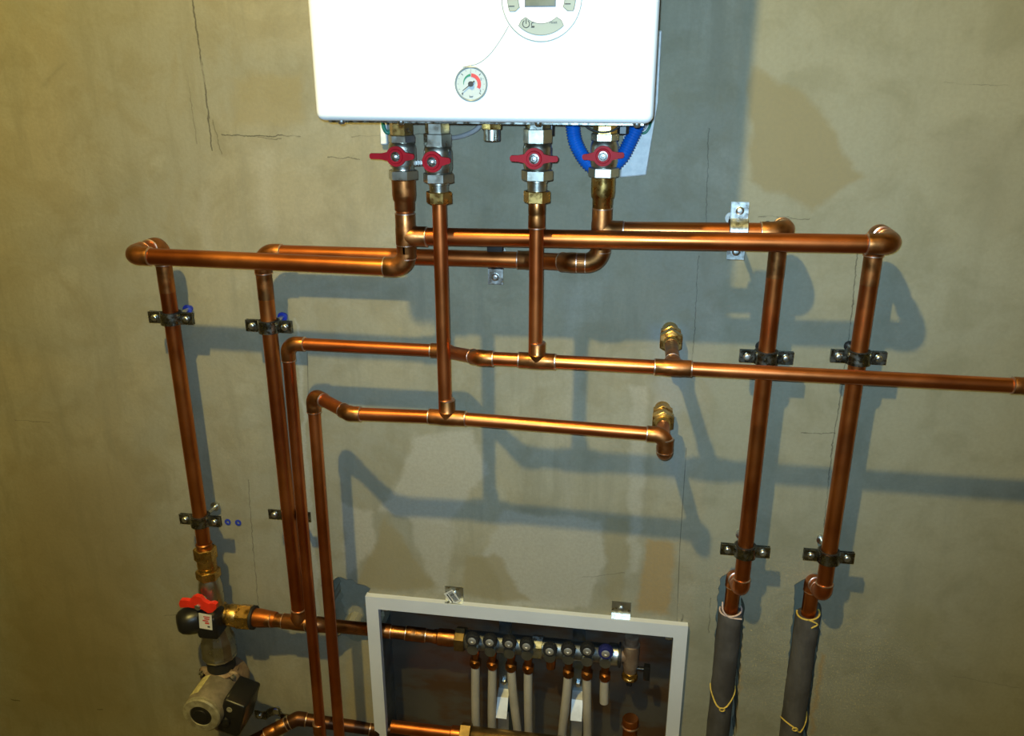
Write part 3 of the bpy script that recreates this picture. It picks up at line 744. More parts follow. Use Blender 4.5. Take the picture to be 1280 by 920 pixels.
p = spot(689, 164, 0.19); b_ = bmesh.new(); lathe(b_, (p.x, -0.185, p.z-0.006), ZP, [(0, 0.004), (0.012, 0.004), (BZ0-p.z+0.008, 0.003)], 12)
tag(obj('plastic_plug', b_, 'black'), 'tiny black plug at the right side of the third valve', 'plug')

# ------------------------------------------------------------------ pipe clips
def pipe_clip(c, r, d, label, vertical=False, m='dark_steel', plug='blue_plug', lean=0.0, half=False, group='pipe clips on the thick risers'):
    """two-part ring clip on a stud; wings along x (or z when vertical=True)"""
    c = Vector(c); t = thing('pipe_clip', label, 'pipe clip', c, group)
    wdir = ZP if vertical else XP
    pdir = XP if vertical else ZP
    W, hh = 0.044, (0.0130 if vertical else 0.0108)
    def half_ring(sgn):
        b_ = bmesh.new(); out = []; r1, r2 = r+0.0035, r+0.0062
        y = Vector((0, -1, 0))*sgn
        n = 14; g = 0.0012
        o1 = []; a0 = math.asin((g+0.0026)/r2); a1 = math.asin(g/r1)
        pts = [(-W, g), (-W, g+0.0026)]
        pts += [(-r2*math.cos(a0+(PI-2*a0)*k/n), r2*math.sin(a0+(PI-2*a0)*k/n)) for k in range(n+1)]
        pts += [(W, g+0.0026), (W, g)]
        pts += [(r1*math.cos(a1+(PI-2*a1)*k/n), r1*math.sin(a1+(PI-2*a1)*k/n)) for k in range(n+1)]
        prism(b_, pts, c-pdir*hh, wdir, y, pdir*2*hh)
        return b_
    if not half: obj('front_half', half_ring(1), m, t, ang=30)
    obj('back_half', half_ring(-1), m, t, ang=30)
    b_ = bmesh.new(); n = 26
    out = []
    lathe(b_, c-pdir*(hh+0.001), pdir, [(0, r+0.0003), (0, r+0.0040), (2*hh+0.002, r+0.0040), (2*hh+0.002, r+0.0003)], n)
    # open the liner: faces joining the two radii at caps are rings, so drop the n-gon caps
    bad = [f for f in b_.faces if len(f.verts) == n]
    bmesh.ops.delete(b_, geom=bad, context='FACES')
    if not half: obj('rubber_liner', b_, 'rubber', t)
    else: b_.free()
    for s in (-1, 1):
        p_ = c+wdir*s*(W-0.0125); b_ = bmesh.new()
        yb_ = 0.0038 if not half else -0.0012
        lathe(b_, p_, (0, -1, 0), [(-0.010, 0.0032), (yb_, 0.0032), (yb_, 0.0062), (yb_+0.002, 0.0064), (yb_+0.0042, 0.0050), (yb_+0.005, 0.0028), (yb_+0.0044, 0)], 20)
        obj('bolt', b_, 'zinc', t)
    b_ = bmesh.new()
    top = c+Vector((0, r+0.006, 0)); end = Vector((c.x+lean, 0.012, c.z))
    lathe(b_, top, end-top, [(-0.004, 0.0075), (0.006, 0.0075), (0.006, 0.0038), ((end-top).length, 0.0038)], 16); obj('stud', b_, 'zinc', t)
    b_ = bmesh.new(); e = Vector((c.x+lean, 0.02, c.z)); dr = (top-end).normalized()
    lathe(b_, e, dr, [(0, 0.006), (0.026, 0.006), (0.028, 0.0095), (0.031, 0.0095), (0.0315, 0.0045)], 18); obj('wall_plug', b_, plug, t)
    return t
pipe_clip((LX, -DR, zat(212, 397, DR)), RB, DR, 'upper dark clip on the far-left riser', lean=0.004)
pipe_clip((LX, -DR, zat(253, 650, DR)), RB, DR, 'lower dark clip on the far-left riser, above the brass union', lean=0.006, plug='zinc')
pipe_clip((SX, -DRL, zat(337, 407, DR)), RB, DR, 'dark clip on the second riser from the left', lean=0.002)
pipe_clip((R1X, -DR, zat(957, 446, DR)), RB, DR, 'upper dark clip on the inner right riser', lean=-0.004, plug='black')
pipe_clip((R2X, -DR, zat(1071, 446, DR)), RB, DR, 'upper dark clip on the far-right riser', lean=-0.004, plug='black')
pipe_clip((R1X, -DR, zat(934, 688, DR)), RB, DR, 'lower dark clip on the inner right riser', lean=-0.004, plug='zinc')
pipe_clip((R2X, -DR, zat(1038, 695, DR)), RB, DR, 'lower dark clip on the far-right riser', lean=-0.004, plug='zinc')
pipe_clip((spot(922, 290, DB).x, -DB, zBr), RB, DB, 'bright zinc clip standing upright at the edge of the boiler shadow', True, 'zinc', 'white_plug', group='upright zinc clips')
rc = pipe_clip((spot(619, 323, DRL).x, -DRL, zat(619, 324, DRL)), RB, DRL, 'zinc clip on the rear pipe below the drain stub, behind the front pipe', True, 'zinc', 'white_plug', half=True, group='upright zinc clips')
b_ = bmesh.new(); box(b_, (rc.location.x-0.0135, -DRL-0.005, rc.location.z+0.013), (rc.location.x+0.0135, -DRL+0.008, rc.location.z+0.046), 0.002, 2); obj('wing_shade_block', b_, 'rubber', rc)  # black box added over the upper wing, standing in for the front pipe's shade
pipe_clip((spot(367, 637, 0.045).x, -0.068, zat(367, 638, 0.045)), RB, 0.06, 'half-hidden clip behind the second riser, one wing showing', plug='white_plug', half=True)

# wall plugs
def wall_plug(px, py, m, label):
    p = spot(px, py, 0); b_ = bmesh.new()
    lathe(b_, (p.x, 0.02, p.z), (0, -1, 0), [(0, 0.004), (0.020, 0.0045), (0.0205, 0.0068), (0.0222, 0.0068), (0.0225, 0.0034), (0.018, 0.0030), (0.018, 0)], 18)
    return tag(obj('wall_plug', b_, m), label, 'wall plug', 'empty wall plugs')
wall_plug(285, 652, 'blue_plug', 'left one of two empty plugs beside the far-left riser')
wall_plug(298, 653, 'blue_plug', 'right one of two empty blue plugs beside the far-left riser')
wall_plug(959, 281, 'rubber', 'dark empty plug hole by the inner right elbow')

# ------------------------------------------------------------------ left column: union, valve, mixing valve, pump
CX_, CY_ = LX, -DR
def zc_(py): return zat(265, py, DR)
un = thing('pipe_union', 'brass union on the far-left riser, above the red butterfly valve', 'brass fitting', (CX_, CY_, zc_(710)))
b_ = bmesh.new(); o_ = (CX_, CY_, 0)
lathe(b_, o_, ZP, [(zc_(697), 0.0158), (zc_(682), 0.0158), (zc_(680), 0.0165), (zc_(679), 0.0150)], 28); obj('socket', b_, 'copper_old', un)
b_ = bmesh.new(); hexa(b_, o_, ZP, zc_(699), zc_(685), 0.0200); lathe(b_, o_, ZP, [(zc_(709), 0.0185), (zc_(706), 0.0200), (zc_(699), 0.0195)], 28); obj('union_nut', b_, 'brass', un)
b_ = bmesh.new(); lathe(b_, o_, ZP, [(zc_(715), 0.019), (zc_(708), 0.0195)], 28); hexa(b_, o_, ZP, zc_(722), zc_(712), 0.0215); obj('collar', b_, 'brass', un)
sv = thing('shutoff_valve', 'nickel shutoff valve with bright red butterfly handle, above the black knob', 'valve', (CX_, CY_, zc_(738)))
b_ = bmesh.new()
lathe(b_, o_, ZP, [(zc_(766), 0.020), (zc_(758), 0.0225), (zc_(750), 0.0245), (zc_(735), 0.0245), (zc_(728), 0.0225), (zc_(721), 0.0195), (zc_(719), 0.0175)], 32); obj('body', b_, 'nickel', sv)
hb = Vector((CX_-0.006, CY_, zc_(752)+0.018))
b_ = bmesh.new(); lathe(b_, (hb.x, CY_-0.018, hb.z), (0, -1, 0), [(0, 0.011), (0.010, 0.011), (0.011, 0.006), (0.020, 0.006)], 20); obj('stem', b_, 'nickel', sv)
# moulded three-lobed wing handle
b_ = bmesh.new(); hc = Vector((hb.x, CY_-0.035, hb.z))
pts = [(-0.042, 0.003), (-0.038, 0.012), (-0.026, 0.013), (-0.017, 0.012), (-0.012, 0.021), (-0.003, 0.026), (0.008, 0.024), (0.014, 0.015), (0.024, 0.010), (0.034, 0.013), (0.041, 0.010), (0.040, 0.000), (0.030, -0.010), (0.020, -0.013), (0.010, -0.006), (0.0, -0.003), (-0.010, -0.004), (-0.022, -0.003), (-0.040, -0.006)]
prism(b_, pts, hc, (1, 0, 0), (0, 0, 1), (0, -0.010, 0))
bmesh.ops.bevel(b_, geom=[e for e in b_.edges if e.calc_face_angle(0) > 1.2], offset=0.003, segments=3, affect='EDGES')
hd = obj('handle', b_, 'red_bright', sv)
b_ = bmesh.new(); hexa(b_, hc, (0, -1, 0), 0.006, 0.014, 0.006); obj('handle_nut', b_, 'zinc', hd)
# three-way mixing valve
zM = zat(290, 769, DR)
mv = thing('mixing_valve', 'brass mixing valve with black knob and white sticker, between shutoff valve and pump', 'valve', (CX_, CY_, zM))
b_ = bmesh.new(); xb0, xb1 = spot(262, 768, DR).x, spot(300, 770, DR).x
lathe(b_, (xb0, CY_, zM), XP, [(0, 0.024), (0.004, 0.026), (0.03, 0.0265), (0.034, 0.0225), (0.045, 0.0215), (0.047, 0.0235), (xb1-xb0-0.006, 0.0235), (xb1-xb0, 0.019)], 30)
lathe(b_, (CX_, CY_, zM), ZP, [(-0.04, 0.021), (-0.02, 0.023), (0.02, 0.023), (0.032, 0.020)], 30); obj('body', b_, 'brass', mv)
xn0, xn1 = spot(301, 770, DR).x, spot(319, 770, DR).x
b_ = bmesh.new(); hexa(b_, (xn0, CY_, zM), XP, -0.004, xn1-xn0-0.006, 0.0235); obj('union_nut', b_, 'brass', mv)
b_ = bmesh.new(); lathe(b_, (xn1-0.006, CY_, zM), XP, [(0, 0.025), (0.005, 0.025), (0.006, 0.019)], 30); obj('rubber_ring', b_, 'rubber', mv)
b_ = bmesh.new(); lathe(b_, (xn1, CY_, zM), XP, [(-0.004, 0.0195), (0.012, 0.0195), (0.03, 0.0172), (0.046, 0.0158), (0.047, 0.0148)], 30); obj('adapter', b_, 'copper', mv)
# knob: rounded drum facing left and out
ka = Vector((-0.72, -0.62, 0.05)).normalized(); kc = Vector((CX_-0.014, CY_-0.018, zM+0.004))
b_ = bmesh.new(); lathe(b_, kc, ka, [(-0.006, 0.022), (0.0, 0.0295), (0.020, 0.0305), (0.034, 0.0285), (0.046, 0.024), (0.052, 0.017), (0.054, 0.0)], 36)
for k in range(12):
    a = 2*PI*k/12
kn = obj('knob', b_, 'black', mv)
b_ = bmesh.new(); box(b_, (CX_-0.016, CY_-0.050, zM-0.030), (CX_+0.030, CY_+0.0, zM+0.026), 0.008, 3); obj('bracket', b_, 'black', mv)
sp = spot(257, 777, DR+0.0508); b_ = bmesh.new(); box(b_, (-0.014, -0.0005, -0.0185), (0.014, 0.0005, 0.0185), mat=Matrix.Translation(sp) @ Matrix.Rotation(0.08, 4, 'Y')); st = obj('sticker', b_, 'paper', mv)
b_ = bmesh.new()
for q_ in ((-0.004, 0.011, 0.010, 0.0135), (-0.002, 0.006, 0.009, 0.009), (-0.006, 0.001, 0.006, 0.004), (-0.001, -0.005, 0.008, -0.001)):
    box(b_, (q_[0], -0.0009, q_[1]), (q_[2], -0.0004, q_[3]), mat=Matrix.Translation(sp) @ Matrix.Rotation(0.08, 4, 'Y'))
obj('sticker_print', b_, 'redink', st)
b_ = bmesh.new(); box(b_, (0.003, -0.0009, -0.0135), (0.0085, -0.0004, -0.010), mat=Matrix.Translation(sp)); obj('sticker_print', b_, 'ink', st)
# union nut to the pump
b_ = bmesh.new(); zu = zc_(806)
lathe(b_, (CX_, CY_, 0), ZP, [(zc_(819), 0.029), (zc_(817.5), 0.0355), (zc_(815), 0.0375), (zc_(812.5), 0.036), (zc_(812), 0.0365), (zc_(799), 0.0362), (zc_(796), 0.0345), (zc_(791), 0.0300), (zc_(786), 0.0280), (zc_(780), 0.024)], 12, 0.2)
obj('pump_union', b_, 'nickel', mv, ang=20)
b_ = bmesh.new(); lathe(b_, (CX_, CY_, 0), ZP, [(zc_(831), 0.030), (zc_(818), 0.030)], 28); obj('gasket', b_, 'rubber', mv)
# pump
zV = zat(283, 853, DR)
pu = thing('circulation_pump', 'grey circulation pump with black terminal box at the bottom left', 'pump', (CX_, CY_, zV))
b_ = bmesh.new()
lathe(b_, (CX_, CY_, 0), ZP, [(zV-0.11, 0.028), (zV-0.105, 0.036), (zV-0.095, 0.036), (zV-0.09, 0.024), (zV+0.03, 0.024), (zV+0.034, 0.036), (zc_(833)-0.002, 0.036), (zc_(833), 0.033), (zc_(831), 0.028)], 28)
lathe(b_, (CX_, CY_+0.045, zV), (0, -1, 0), [(0, 0.02), (0.006, 0.042), (0.02, 0.048), (0.045, 0.0485), (0.052, 0.046)], 36)
box(b_, (CX_-0.040, CY_-0.020, zV+0.018), (CX_+0.040, CY_-0.002, zV+0.040), 0.006, 2)
box(b_, (CX_-0.046, CY_-0.020, zV-0.046), (CX_+0.046, CY_-0.004, zV+0.046), 0.010, 3)
obj('volute', b_, 'castb', pu)
for sx_ in (-1, 1):
    for sz_ in (-1, 1):
        b_ = bmesh.new(); lathe(b_, (CX_+sx_*0.037, CY_-0.019, zV+sz_*0.037), (0, -1, 0), [(0, 0.005), (0.006, 0.005), (0.007, 0.003)], 12); obj('bolt', b_, 'zinc', pu)
b_ = bmesh.new(); lathe(b_, (CX_, CY_-0.02, zV), (0, -1, 0), [(-0.01, 0.040), (0.004, 0.041), (0.010, 0.0425), (0.070, 0.0425), (0.074, 0.040)], 44); obj('motor_housing', b_, 'cast', pu)
b_ = bmesh.new(); lathe(b_, (CX_, CY_-0.094, zV), (0, -1, 0), [(-0.003, 0.039), (0.0, 0.0415), (0.006, 0.0415), (0.009, 0.0385), (0.010, 0.0245), (0.0075, 0.0235), (0.007, 0)], 44); obj('end_plate', b_, 'pumpend', pu)
b_ = bmesh.new(); lathe(b_, (CX_, CY_-0.1015, zV), (0, -1, 0), [(0, 0.0232), (0.0012, 0.0228), (0.002, 0.016), (0.0045, 0.015), (0.005, 0)], 32); obj('vent_cap', b_, 'black', pu)
b_ = bmesh.new()                                   # cream rating plate curved around the housing
a0, a1 = math.radians(106), math.radians(141); pts_o = []; n = 10
pl = [(math.cos(a0+(a1-a0)*k/n)*0.0433, math.sin(a0+(a1-a0)*k/n)*0.0433) for k in range(n+1)] + [(math.cos(a1+(a0-a1)*k/n)*0.0424, math.sin(a1+(a0-a1)*k/n)*0.0424) for k in range(n+1)]
prism(b_, pl, (CX_, CY_-0.026, zV), (1, 0, 0), (0, 0, 1), (0, -0.055, 0)); obj('rating_plate', b_, 'label', pu)
b_ = bmesh.new()
rm = Matrix.Translation((CX_+0.052, CY_-0.045, zV-0.016)) @ Matrix.Rotation(math.radians(18), 4, 'Y')
box(b_, (-0.022, -0.040, -0.045), (0.028, 0.038, 0.045), 0.006, 3, mat=rm); tb = obj('terminal_box', b_, 'black', pu)
b_ = bmesh.new(); q = rm @ Vector((-0.004, -0.040, 0.024)); lathe(b_, q, (0, -1, 0), [(0, 0.0062), (0.0012, 0.0062), (0.0014, 0.003), (0.0006, 0.0028), (0.0006, 0)], 20); obj('cover_screw', b_, 'pumpend', tb)
b_ = bmesh.new(); q = rm @ Vector((-0.006, -0.0405, -0.012)); lathe(b_, q, (0, -1, 0), [(-0.001, 0.011), (0.004, 0.010), (0.005, 0.008), (0.005, 0)], 24); obj('speed_knob', b_, 'black', tb)

# ------------------------------------------------------------------ pipe at the floor of the picture
rp = thing('copper_pipe_run', 'dark copper pipe low at the bottom left, rising from the pump to the cabinet', 'copper pipe', spot(360, 900, 0.03))
q0, q1, q2 = spot(300, 935, 0.09), spot(372, 898, 0.03), spot(470, 912, 0.0)
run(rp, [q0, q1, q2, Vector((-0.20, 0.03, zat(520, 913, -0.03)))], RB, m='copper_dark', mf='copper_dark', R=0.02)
coupling(rp, q0+(q1-q0)*0.62, q1-q0, RB, 0.024, 'copper_old')
pipe_clip((spot(340, 893, 0.03).x, -0.028, zat(340, 893, 0.03)-0.01), RB, 0.03, 'clip with blue plug above the dark pipe at the bottom left', half=True)

# ------------------------------------------------------------------ manifold cabinet
cab = thing('manifold_cabinet', 'recessed manifold cabinet with white frame at the bottom centre', 'cabinet', (0, 0, 0.02))
t_l, t_t = 0.027, 0.030; FY0, FY1 = -0.013, 0.002
iz = FZ1-t_t; ix0, ix1 = FX0+t_l, FX1-t_l
def frame_bm():
    b_ = bmesh.new()
    o_ = [(FX0, 0.0), (FX1, 0.0), (FX1, FZ1), (FX0, FZ1)]; i_ = [(ix0, 0.03), (ix1, 0.03), (ix1, iz), (ix0, iz)]
    V = {}
    for nm, P in (('o', o_), ('i', i_)):
        for yy in (FY0, FY1): V[nm, yy] = [b_.verts.new((x, yy, z)) for x, z in P]
    for k in range(4):
        j = (k+1) % 4
        b_.faces.new((V['o', FY0][k], V['o', FY0][j], V['i', FY0][j], V['i', FY0][k]))
        b_.faces.new((V['o', FY1][k], V['o', FY1][j], V['i', FY1][j], V['i', FY1][k]))
        b_.faces.new((V['o', FY0][k], V['o', FY0][j], V['o', FY1][j], V['o', FY1][k]))
        b_.faces.new((V['i', FY0][k], V['i', FY0][j], V['i', FY1][j], V['i', FY1][k]))
    bmesh.ops.bevel(b_, geom=[e for e in b_.edges if e.calc_face_angle(0) > 1.0], offset=0.0014, segments=2, affect='EDGES')
    return b_
obj('frame', frame_bm(), 'frame', cab)
CD = 0.118
sx0, sx1, sz1 = FX0+0.010, FX1-0.010, FZ1-0.010
def sheet(nm, lo, hi, m='galv'):
    b_ = bmesh.new(); box(b_, lo, hi); return obj(nm, b_, m, cab, False)
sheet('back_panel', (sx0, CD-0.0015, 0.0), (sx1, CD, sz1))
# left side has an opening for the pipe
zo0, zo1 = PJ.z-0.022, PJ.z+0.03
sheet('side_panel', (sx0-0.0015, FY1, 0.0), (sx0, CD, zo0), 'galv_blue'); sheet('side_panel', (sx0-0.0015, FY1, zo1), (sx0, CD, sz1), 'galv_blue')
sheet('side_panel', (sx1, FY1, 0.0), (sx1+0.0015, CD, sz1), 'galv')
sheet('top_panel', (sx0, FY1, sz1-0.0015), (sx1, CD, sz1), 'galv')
for px, py in ((568, 741), (776, 762)):
    p = spot(px, py+8, 0.002); b_ = bmesh.new()
    box(b_, (p.x-0.019, -0.0022, FZ1-0.006), (p.x+0.019, -0.0006, FZ1+0.036)); box(b_, (p.x-0.019, -0.012, FZ1-0.0005), (p.x+0.019, -0.0006, FZ1+0.0012))
    tb_ = obj('mounting_tab', b_, 'zinc', cab, False)
    b_ = bmesh.new(); lathe(b_, (p.x, -0.0022, FZ1+0.019), (0, -1, 0), [(0, 0.0062), (0.002, 0.0060), (0.0032, 0.004), (0.0034, 0)], 18); obj('screw', b_, 'zinc', tb_)
    if px == 568:
        sm = Matrix.Translation((p.x-0.003, -0.0036, FZ1+0.013)) @ Matrix.Rotation(math.radians(57), 4, 'Y')
        b_ = bmesh.new(); box(b_, (-0.016, -0.0040, -0.011), (0.016, -0.0035, 0.011), mat=sm); st = obj('sticker', b_, 'paper', tb_, False)
        b_ = bmesh.new(); rr = random.Random(2); xx = -0.013
        while xx < 0.012:
            w_ = rr.choice((0.0005, 0.0009, 0.0014)); box(b_, (xx, -0.0043, -0.002), (xx+w_, -0.0039, 0.008), mat=sm); xx += w_+rr.choice((0.0006, 0.001))
        box(b_, (-0.012, -0.0043, -0.007), (0.010, -0.0039, -0.0045), mat=sm); obj('barcode', b_, 'ink', st, False)
for zz, xx in ((iz-0.010, ix0+0.008), (iz-0.014, ix1-0.008)):
    b_ = bmesh.new(); box(b_, (xx-0.007, 0.002, zz-0.004), (xx+0.007, 0.010, zz+0.004), 0.001, 1); lathe(b_, (xx, 0.002, zz), (0, -1, 0), [(0, 0.003), (0.002, 0.003), (0.0025, 0)], 12); obj('corner_catch', b_, 'zinc', cab)

# upper manifold
MD = 0.045                        # behind the wall face
zMn = zat(670, 808, -MD)
man = thing('manifold', 'nickel manifold bar with a row of round knobs inside the cabinet', 'manifold', (0.05, MD, zMn))
mx0, mx1 = spot(582, 801, -MD).x, spot(776, 815, -MD).x
b_ = bmesh.new(); lathe(b_, (mx0, MD, zMn), XP, [(0, 0.019), (0.003, 0.021), (mx1-mx0-0.03, 0.021), (mx1-mx0-0.028, 0.0195), (mx1-mx0, 0.0195)], 28)
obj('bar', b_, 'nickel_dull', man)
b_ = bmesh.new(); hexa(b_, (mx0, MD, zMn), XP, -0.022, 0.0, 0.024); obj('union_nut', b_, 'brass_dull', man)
b_ = bmesh.new(); lathe(b_, (mx0-0.02, MD, zMn), XN, [(0, 0.017), (0.015, 0.019), (0.04, 0.0185), (0.043, 0.016), (0.05, 0.016)], 28); obj('adapter', b_, 'copper_old', man)
b_ = bmesh.new(); lathe(b_, (mx1-0.026, MD, zMn), XP, [(0, 0.0225), (0.002, 0.0235), (0.02, 0.0235), (0.021, 0.021)], 28); obj('end_sleeve', b_, 'zinc', man)
b_ = bmesh.new(); lathe(b_, (mx1-0.004, MD, zMn), XP, [(0, 0.026), (0.004, 0.0265), (0.005, 0.02)], 28); obj('rubber_ring', b_, 'rubber', man)
KY = MD-0.038
knobs = [(590, 801), (612, 803), (636, 805), (658, 808), (687, 814), (710, 814), (734, 814), (757, 817)]
hose_ends = {0: (594, 918), 1: (614, 918), 2: (646, 920), 3: (660, 920), 5: (702, 924), 6: (734, 922), 7: (757, 878)}
ordinal = ['first', 'second', 'third', 'fourth', 'fifth', 'sixth', 'seventh', 'eighth']
kx = []
for i, (px, py) in enumerate(knobs):
    p = spot(px, py, -KY); x = p.x; kx.append(x)
    b_ = bmesh.new(); lathe(b_, (x, MD, zMn), (0, -1, 0), [(0.0, 0.014), (0.022, 0.014), (0.024, 0.012), (0.034, 0.012)], 20)
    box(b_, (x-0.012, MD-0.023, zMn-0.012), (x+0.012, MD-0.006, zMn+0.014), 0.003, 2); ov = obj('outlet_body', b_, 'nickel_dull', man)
    b_ = bmesh.new(); lathe(b_, (x, MD-0.024, p.z), (0, -1, 0), [(0, 0.0140), (0.002, 0.0150), (0.012, 0.0150), (0.015, 0.0135), (0.0152, 0.0085)], 24)
    for k in range(20):
        a = 2*PI*k/20; lathe(b_, (x+0.0147*math.cos(a), MD-0.0255, p.z+0.0147*math.sin(a)), (0, -1, 0), [(0, 0.0012), (0.0105, 0.0012)], 6)
    kn = obj('knob', b_, 'knob' if i < 7 else 'knob_blue', man)
    b_ = bmesh.new(); lathe(b_, (x, MD-0.0385, p.z), (0, -1, 0), [(-0.002, 0.0088), (0.0012, 0.0088), (0.0022, 0.0060), (0.0022, 0.0030), (0.0008, 0.0026), (0.0008, 0)], 20); obj('knob_centre', b_, 'silver', kn)
    b_ = bmesh.new(); zt_ = zMn-0.024
    if i in hose_ends:
        lathe(b_, (x, MD-0.006, 0), ZP, [(zt_-0.040, 0.0105), (zt_-0.038, 0.0118), (zt_-0.022, 0.0118), (zt_-0.020, 0.0085), (zt_-0.010, 0.0085), (zt_+0.006, 0.0105), (zt_+0.012, 0.0105)], 22)
        hexa(b_, (x, MD-0.006, 0), ZP, zt_-0.034, zt_-0.022, 0.0118)
        obj('compression_nut', b_, 'copper_old', man)
    else:
        lathe(b_, (x, MD-0.006, 0), ZP, [(zt_-0.022, 0.010), (zt_-0.012, 0.0105), (zt_+0.012, 0.0105)], 22); obj('blind_cap', b_, 'copper_old', man)
xs = spot(672, 812, -MD).x
b_ = bmesh.new(); hexa(b_, (xs, MD, zMn), XP, -0.012, 0.012, 0.0225); obj('joint_nut', b_, 'zinc', man)
# white plastic pipes, one per outlet
for i, e in hose_ends.items():
    zt_ = zMn-0.024-0.037; y0 = MD-0.006
    pe = spot(e[0], e[1], -y0); b_ = bmesh.new()
    if i == 7:
        pts = [(kx[i], y0, zt_+0.004), (kx[i], y0, (zt_+pe.z)/2), (kx[i]+0.001, y0, pe.z)]
        lab = 'short white plastic pipe stub at the right end of the manifold'
    else:
        pts = [(kx[i], y0, zt_+0.004), (kx[i]+(pe.x-kx[i])*0.3, y0, zt_+(pe.z-zt_)*0.33), (kx[i]+(pe.x-kx[i])*0.7, y0+0.004, zt_+(pe.z-zt_)*0.68), (pe.x, y0+0.012, pe.z), (pe.x+(pe.x-kx[i])*0.3, y0+0.018, 0.08)]
        lab = '%s white plastic pipe from the left, hanging from the manifold%s' % (ordinal[i if i < 4 else i-1], {2: ', slanting right', 5: ', slanting left'}.get(i, ''))
    sweep(b_, smooth_path(pts, 8), 0.0098, 20)
    tag(obj('plastic_pipe', b_, 'pex'), lab, 'plastic pipe', 'white plastic pipes in the manifold cabinet')
# brackets behind the manifold
for (pxt, pyt), (pxb, pyb), lab in (((632, 776), (628, 885), 'left bright steel manifold bracket, between second and third plastic pipe'), ((724, 788), (721, 888), 'right bright steel manifold bracket, between fifth and sixth plastic pipe')):
    p = spot(pxb, pyb, -0.06); o = thing('manifold_bracket', lab, 'bracket', p, 'manifold brackets')
    xt = spot(pxt, pyt, -0.09).x
    b_ = bmesh.new(); box(b_, (xt-0.014, 0.086, 0.06), (xt+0.014, 0.090, iz+0.01)); obj('rail', b_, 'galv_blue', o, False)
    b_ = bmesh.new(); zt2, zb2 = zat(pxb, pyb-11, -0.06), zat(pxb, pyb+6, -0.06); zl = zat(pxb, 930, -0.06)
    hw = 0.0125
    prof = [(0.088, zt2+0.008), (0.066, zt2), (0.042, zb2), (0.074, zb2-0.012), (0.074, zl-0.1), (0.0755, zl-0.1), (0.0755, zb2-0.010), (0.0455, zb2+0.001), (0.068, zt2-0.001), (0.088, zt2+0.006)]
    prism(b_, prof, (p.x-hw, 0, 0), (0, 1, 0), (0, 0, 1), (2*hw, 0, 0)); obj('strap', b_, 'silver', o, False)
    b_ = bmesh.new(); zq = zat(pxb, pyb-32, -0.08); lathe(b_, (p.x, 0.086, zq), (0, -1, 0), [(0, 0.007), (0.006, 0.007), (0.008, 0.005), (0.008, 0)], 6); obj('bolt', b_, 'zinc', o)
# drain and air vent at the manifold's end
vx, vz = spot(789, 812, -MD).x, zMn
vd = thing('drain_valve', 'dull brass drain valve with black nozzle at the right end of the manifold', 'valve', (vx, MD, vz))
b_ = bmesh.new(); lathe(b_, (vx, MD, vz), ZP, [(-0.062, 0.0105), (-0.05, 0.013), (-0.03, 0.0145), (-0.02, 0.0175), (0.03, 0.0185), (0.032, 0.015), (0.05, 0.015), (0.052, 0.010)], 26)
lathe(b_, (mx1, MD, vz), XP, [(0, 0.015), (vx-mx1, 0.015)], 24); obj('body', b_, 'castb', vd)
b_ = bmesh.new(); zn_ = zat(791, 843, -MD); hexa(b_, (vx, MD, zn_), ZP, -0.009, 0.009, 0.0150); lathe(b_, (vx, MD, zn_), ZP, [(-0.013, 0.012), (-0.009, 0.017), (-0.004, 0.0175), (0, 0.014)], 26); obj('cap_nut', b_, 'brass', vd)
b_ = bmesh.new(); lathe(b_, (vx, MD, zn_), ZN, [(0.008, 0.009), (0.014, 0.010), (0.016, 0.0065), (0.028, 0.006)], 18); obj('nozzle', b_, 'rubber', vd)
b_ = bmesh.new(); ph = spot(808, 838, -MD); box(b_, (ph.x-0.006, MD-0.012, ph.z-0.018), (ph.x+0.007, MD+0.004, ph.z+0.016), 0.002, 2); lathe(b_, (vx, MD-0.002, ph.z+0.004), XP, [(0, 0.005), (ph.x-vx, 0.005)], 12); obj('lever', b_, 'black', vd)
# lower manifold just showing
lz = zat(640, 921, 0.0)-0.006
lm = thing('manifold', 'lower brass manifold bar at the very bottom edge, in the cabinet', 'manifold', (0, 0.02, lz))
lx0, lx1 = spot(588, 915, 0).x, spot(780, 930, 0).x
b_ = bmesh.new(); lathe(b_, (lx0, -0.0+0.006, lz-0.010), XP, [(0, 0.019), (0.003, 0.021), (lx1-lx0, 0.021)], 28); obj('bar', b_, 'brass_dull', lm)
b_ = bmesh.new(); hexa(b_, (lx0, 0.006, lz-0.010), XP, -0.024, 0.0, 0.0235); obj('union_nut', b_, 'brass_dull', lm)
b_ = bmesh.new(); xl = spot(489, 913, 0.0).x; lathe(b_, (lx0-0.024, 0.006, lz-0.010), XN, [(0, 0.018), (0.02, 0.018), (0.022, 0.0145), (lx0-0.024-xl, 0.0145)], 28); obj('adapter', b_, 'copper', lm)
# copper cap on the right
cpx = spot(788, 908, 0.0)
cc = thing('capped_pipe', 'upright copper cap in the lower right corner of the cabinet', 'pipe cap', cpx)
b_ = bmesh.new(); zt_ = zat(788, 903, 0.0); lathe(b_, (cpx.x, 0.012, 0), ZP, [(0.10, 0.0155), (zt_-0.016, 0.0155), (zt_-0.014, 0.0178), (zt_-0.002, 0.0175), (zt_+0.001, 0.0155), (zt_+0.0015, 0)], 28); obj('cap', b_, 'copper', cc)
b_ = bmesh.new(); sweep(b_, [(cpx.x+0.0178*math.cos(2*PI*k/28), 0.012+0.0178*math.sin(2*PI*k/28), zt_-0.018) for k in range(28)], 0.0022, 8, closed=True); obj('bead_ring', b_, 'solder', cc)

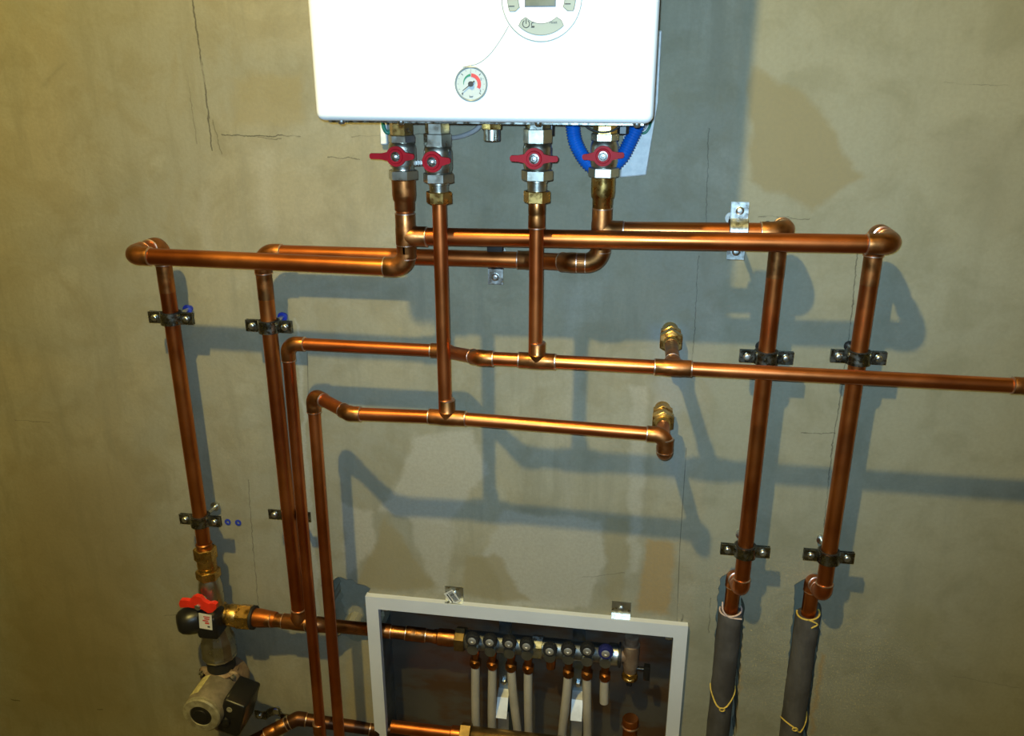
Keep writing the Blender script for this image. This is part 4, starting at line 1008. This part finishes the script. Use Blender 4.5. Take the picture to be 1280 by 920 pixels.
# ------------------------------------------------------------------ insulated pipes in the wall chases
def insulated(xc, py_top, px_top, d_c, lab, wire_px, wire_col, wlab, top_m, tlab):
    zt_ = zat(px_top, py_top, 0.012); r = 0.0235; b_ = bmesh.new()
    n = 40; rings = []
    rr = random.Random(int(px_top)); prof = [(0.0, r)]
    k = 0.02
    while k < zt_-0.02: prof.append((k, r+rr.uniform(-0.0012, 0.0010))); k += 0.03
    prof += [(zt_-0.004, r), (zt_, r-0.002), (zt_-0.001, 0.0155)]
    lathe(b_, (xc, d_c, 0), ZP, prof, 32)
    sl = tag(obj('pipe_insulation', b_, 'insul'), lab, 'pipe insulation', 'grey foam pipe sleeves')
    pts = [Vector((xc+(r+0.0014)*math.cos(a), d_c-(r+0.0014)*math.sin(a), 0)) for a in [math.radians(t) for t in (185, 160, 120, 90, 60, 20, -5)]]
    zs = [spot(x, y, 0.02).z for x, y in wire_px]
    for p_, z_ in zip(pts, zs): p_.z = z_
    b_ = bmesh.new(); sweep(b_, smooth_path(pts, 6), 0.0016, 8)
    lo_ = pts[3]; sweep(b_, [lo_+Vector((0.005*math.cos(t), -0.002, 0.004*math.sin(t)-0.001)) for t in [2*PI*q/12 for q in range(12)]], 0.0014, 8, closed=True)
    tag(obj('binding_wire', b_, 'yellow'), wlab, 'wire', 'yellow binding wires')
    b_ = bmesh.new(); sweep(b_, [Vector((xc+0.021*math.cos(t), d_c-0.021*math.sin(t), zt_+0.003+0.004*math.cos(t*1.0+0.6))) for t in [math.radians(-20+220*q/20) for q in range(21)]], 0.0017, 8)
    if top_m == 'pinkwire': sweep(b_, smooth_path([Vector((xc-0.019, d_c-0.014, zt_+0.028)), Vector((xc-0.017, d_c-0.02, zt_+0.012)), Vector((xc-0.004, d_c-0.0215, zt_-0.001)), Vector((xc+0.02, d_c-0.02, zt_-0.004))], 8), 0.0016, 8)
    else: sweep(b_, smooth_path([Vector((xc-0.004, d_c-0.0225, zt_+0.002)), Vector((xc+0.014, d_c-0.023, zt_-0.006)), Vector((xc+0.004, d_c-0.0232, zt_-0.016))], 8), 0.0016, 8)
    tag(obj('binding_wire', b_, top_m), tlab, 'wire')
insulated(R1X-0.0045, 768, 917, 0.0, 'grey foam sleeve on the inner right riser, left one of the two',
          [(889, 862), (893, 868), (899, 880), (905, 884), (910, 880), (914, 872), (918, 866)], 'yellow', 'yellow wire knotted around the left foam sleeve', 'pinkwire', 'pale pink wire around the top of the left foam sleeve')
insulated(R2X-0.0045, 772, 1012, 0.0, 'grey foam sleeve on the far-right riser, right one of the two',
          [(975, 905), (979, 903), (985, 904), (992, 908), (996, 914), (1000, 906), (1004, 898)], 'yellow', 'yellow wire tied around the right foam sleeve near the bottom edge', 'yellow', 'yellow wire at the top of the right foam sleeve')
for o in list(C.objects):
    for k in ('label', 'category'):
        if o.parent is not None and k in o.keys() and k == 'category': del o[k]
